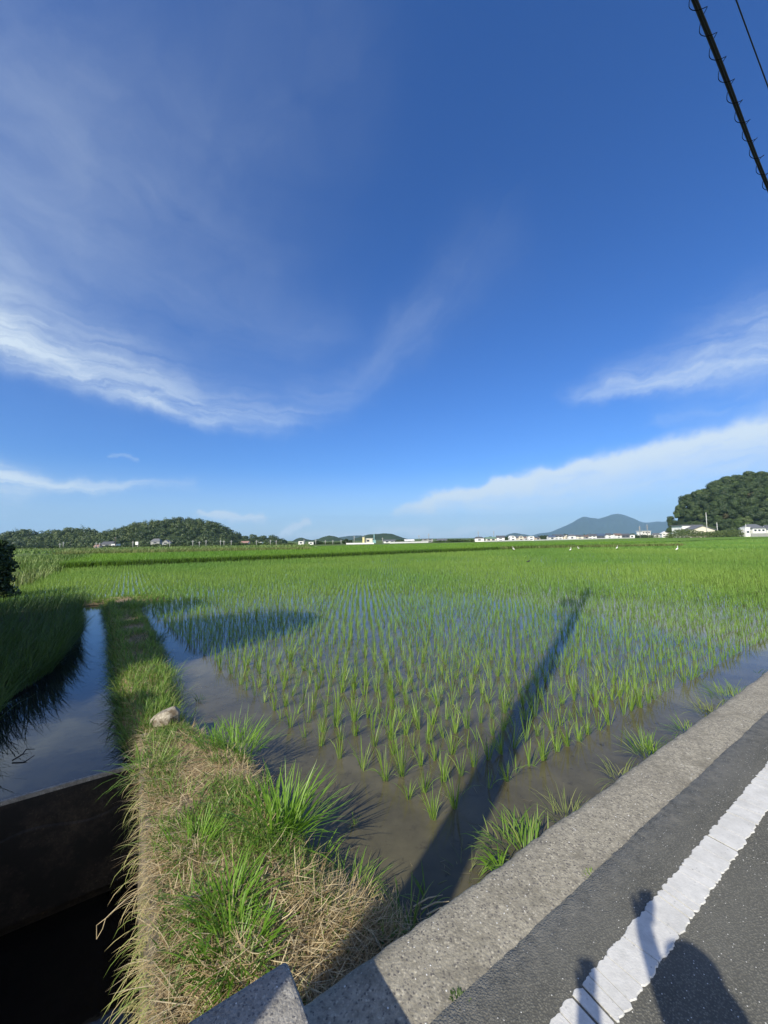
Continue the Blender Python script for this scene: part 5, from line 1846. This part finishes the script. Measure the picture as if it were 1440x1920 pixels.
def person():
    root = empty('person', (.16, -.08, ROAD))
    tag(root, 'photographer in a sun hat and dark shirt holding a phone up, standing on the road', 'person')

    def skin(name, verts, edges, radii, mat, sub=2):
        me = bpy.data.meshes.new(name)
        me.from_pydata(verts, edges, [])
        o = link(name, me, None, root)
        me.materials.append(mat)
        o.modifiers.new('skin', 'SKIN')
        sv = me.skin_vertices[0].data
        for i, r in enumerate(radii):
            sv[i].radius = (r, r) if not hasattr(r, '__len__') else r
        sv[0].use_root = True
        m = o.modifiers.new('sub', 'SUBSURF')
        m.levels = m.render_levels = sub
        return o
    # heights above the road; head centre 1.50
    v = [(0, -.10, .90), (0, -.11, 1.05), (0, -.12, 1.22), (0, -.11, 1.33), (0, -.06, 1.40), (0, 0, 1.49), (0, .01, 1.58),
         (-.15, -.11, 1.31), (-.36, -.06, 1.22), (-.40, .03, 1.41), (-.40, .05, 1.50),
         (.15, -.11, 1.31), (-.06, .08, 1.38), (-.155, .06, 1.68), (-.175, .05, 1.80),
         (-.09, -.03, .84), (-.10, -.01, .47), (-.10, -.04, .08), (-.10, .12, .03),
         (.09, -.03, .84), (.10, .01, .47), (.10, -.02, .08), (.10, .14, .03)]
    ed = [(0, 1), (1, 2), (2, 3), (3, 4), (4, 5), (5, 6), (3, 7), (7, 8), (8, 9), (9, 10), (3, 11), (11, 12), (12, 13), (13, 14), (0, 15), (15, 16), (16, 17), (17, 18), (0, 19), (19, 20), (20, 21), (21, 22)]
    ra = [.13, .125, .14, .10, .055, .085, .075,   .065, .05, .046, .042, .065, .046, .038, .032, .085, .06, .042, .035, .085, .06, .042, .035]
    skin('body', v, ed, ra, M['skin'])
    skin('shirt', [(0, -.10, .92), (0, -.11, 1.06), (0, -.12, 1.23), (0, -.11, 1.33), (-.155, -.11, 1.31), (-.26, -.08, 1.27), (.155, -.11, 1.31), (.06, -.02, 1.33)],
         [(0, 1), (1, 2), (2, 3), (3, 4), (4, 5), (3, 6), (6, 7)], [.145, .14, .155, .11, .08, .062, .08, .062], M['shirt'])
    skin('trousers', [(0, -.10, .93), (-.09, -.06, .83), (-.10, -.01, .47), (-.10, -.04, .10), (.09, -.06, .83), (.10, .01, .47), (.10, -.02, .10)],
         [(0, 1), (1, 2), (2, 3), (0, 4), (4, 5), (5, 6)], [.14, .098, .075, .062, .098, .075, .062], M['trousers'])
    b = MB()
    n = 28
    prof = [(.0, 1.665), (.06, 1.66), (.092, 1.63), (.098, 1.57), (.125, 1.54), (.148, 1.508), (.146, 1.500), (.12, 1.53), (.094, 1.555)]
    vs = [(r * math.cos(2 * PI * k / n), .005 + r * 1.1 * math.sin(2 * PI * k / n), z) for r, z in prof for k in range(n)]
    fs = [(j * n + k, j * n + (k + 1) % n, (j + 1) * n + (k + 1) % n, (j + 1) * n + k) for j in range(len(prof) - 1) for k in range(n)]
    b.add(vs, fs).build('hat', M['hat'], root, True)
    # face: nose, eyes, ears
    f = MB()
    f.tube([(0, .09, 1.52), (0, .115, 1.485), (0, .095, 1.475)], [.012, .016, .012], 6)
    for sx in (-1, 1):
        f.ball((sx * .088, -.005, 1.50), (.014, .026, .034), 8, 6)
    f.build('face', M['skin'], root, True)
    e = MB()
    for sx in (-1, 1):
        e.ball((sx * .033, .082, 1.515), (.013, .009, .009), 8, 6)
    e.build('eyes', M['w_dark'], root, True)
    # left hand raised, five fingers closed around the phone
    hx, hy, hz = -.160, .030, 1.79
    hv = [(hx, hy, hz - .03), (hx + .004, hy + .004, hz + .02)]
    he, hr = [(0, 1)], [.03, .034]
    for k in range(4):
        b0 = len(hv)
        z0 = hz + .0 + k * .019
        hv += [(hx - .018, hy - .004, z0), (hx - .045 - .004 * k, hy + .002, z0 + .004), (hx - .046, hy + .030, z0 + .004), (hx - .030, hy + .046, z0 + .003)]
        he += [(1, b0), (b0, b0 + 1), (b0 + 1, b0 + 2), (b0 + 2, b0 + 3)]
        hr += [.0105, .009, .0085, .007]
    b0 = len(hv)
    hv += [(hx + .024, hy + .0, hz + .015), (hx + .040, hy + .012, hz + .045), (hx + .034, hy + .03, hz + .068)]
    he += [(1, b0), (b0, b0 + 1), (b0 + 1, b0 + 2)]
    hr += [.012, .010, .008]
    skin('hand', hv, he, hr, M['skin'], 1)
    rv = [(-.40, .05, 1.47), (-.40, .055, 1.52)]
    re_, rr = [(0, 1)], [.03, .034]
    for k in range(4):
        b0 = len(rv)
        x = -.423 + k * .016
        ll = (.07, .08, .075, .06)[k]
        rv += [(x, .06, 1.555), (x, .085, 1.555 + ll * .30), (x, .105, 1.55 + ll * .10)]
        re_ += [(1, b0), (b0, b0 + 1), (b0 + 1, b0 + 2)]
        rr += [.010, .009, .007]
    b0 = len(rv)
    rv += [(-.43, .075, 1.51), (-.432, .095, 1.545)]
    re_ += [(1, b0), (b0, b0 + 1)]
    rr += [.011, .008]
    skin('hand', rv, re_, rr, M['skin'], 1)
    # the phone just behind the lens of this picture
    ph = MB().box((0, -.045, CZ + .030), (.072, .009, .148)).build('phone', M['phone'])
    bevel(ph, .006, 2)
    tag(ph, 'dark phone held up in the raised hand of the photographer', 'phone')


person()
print('scene built')
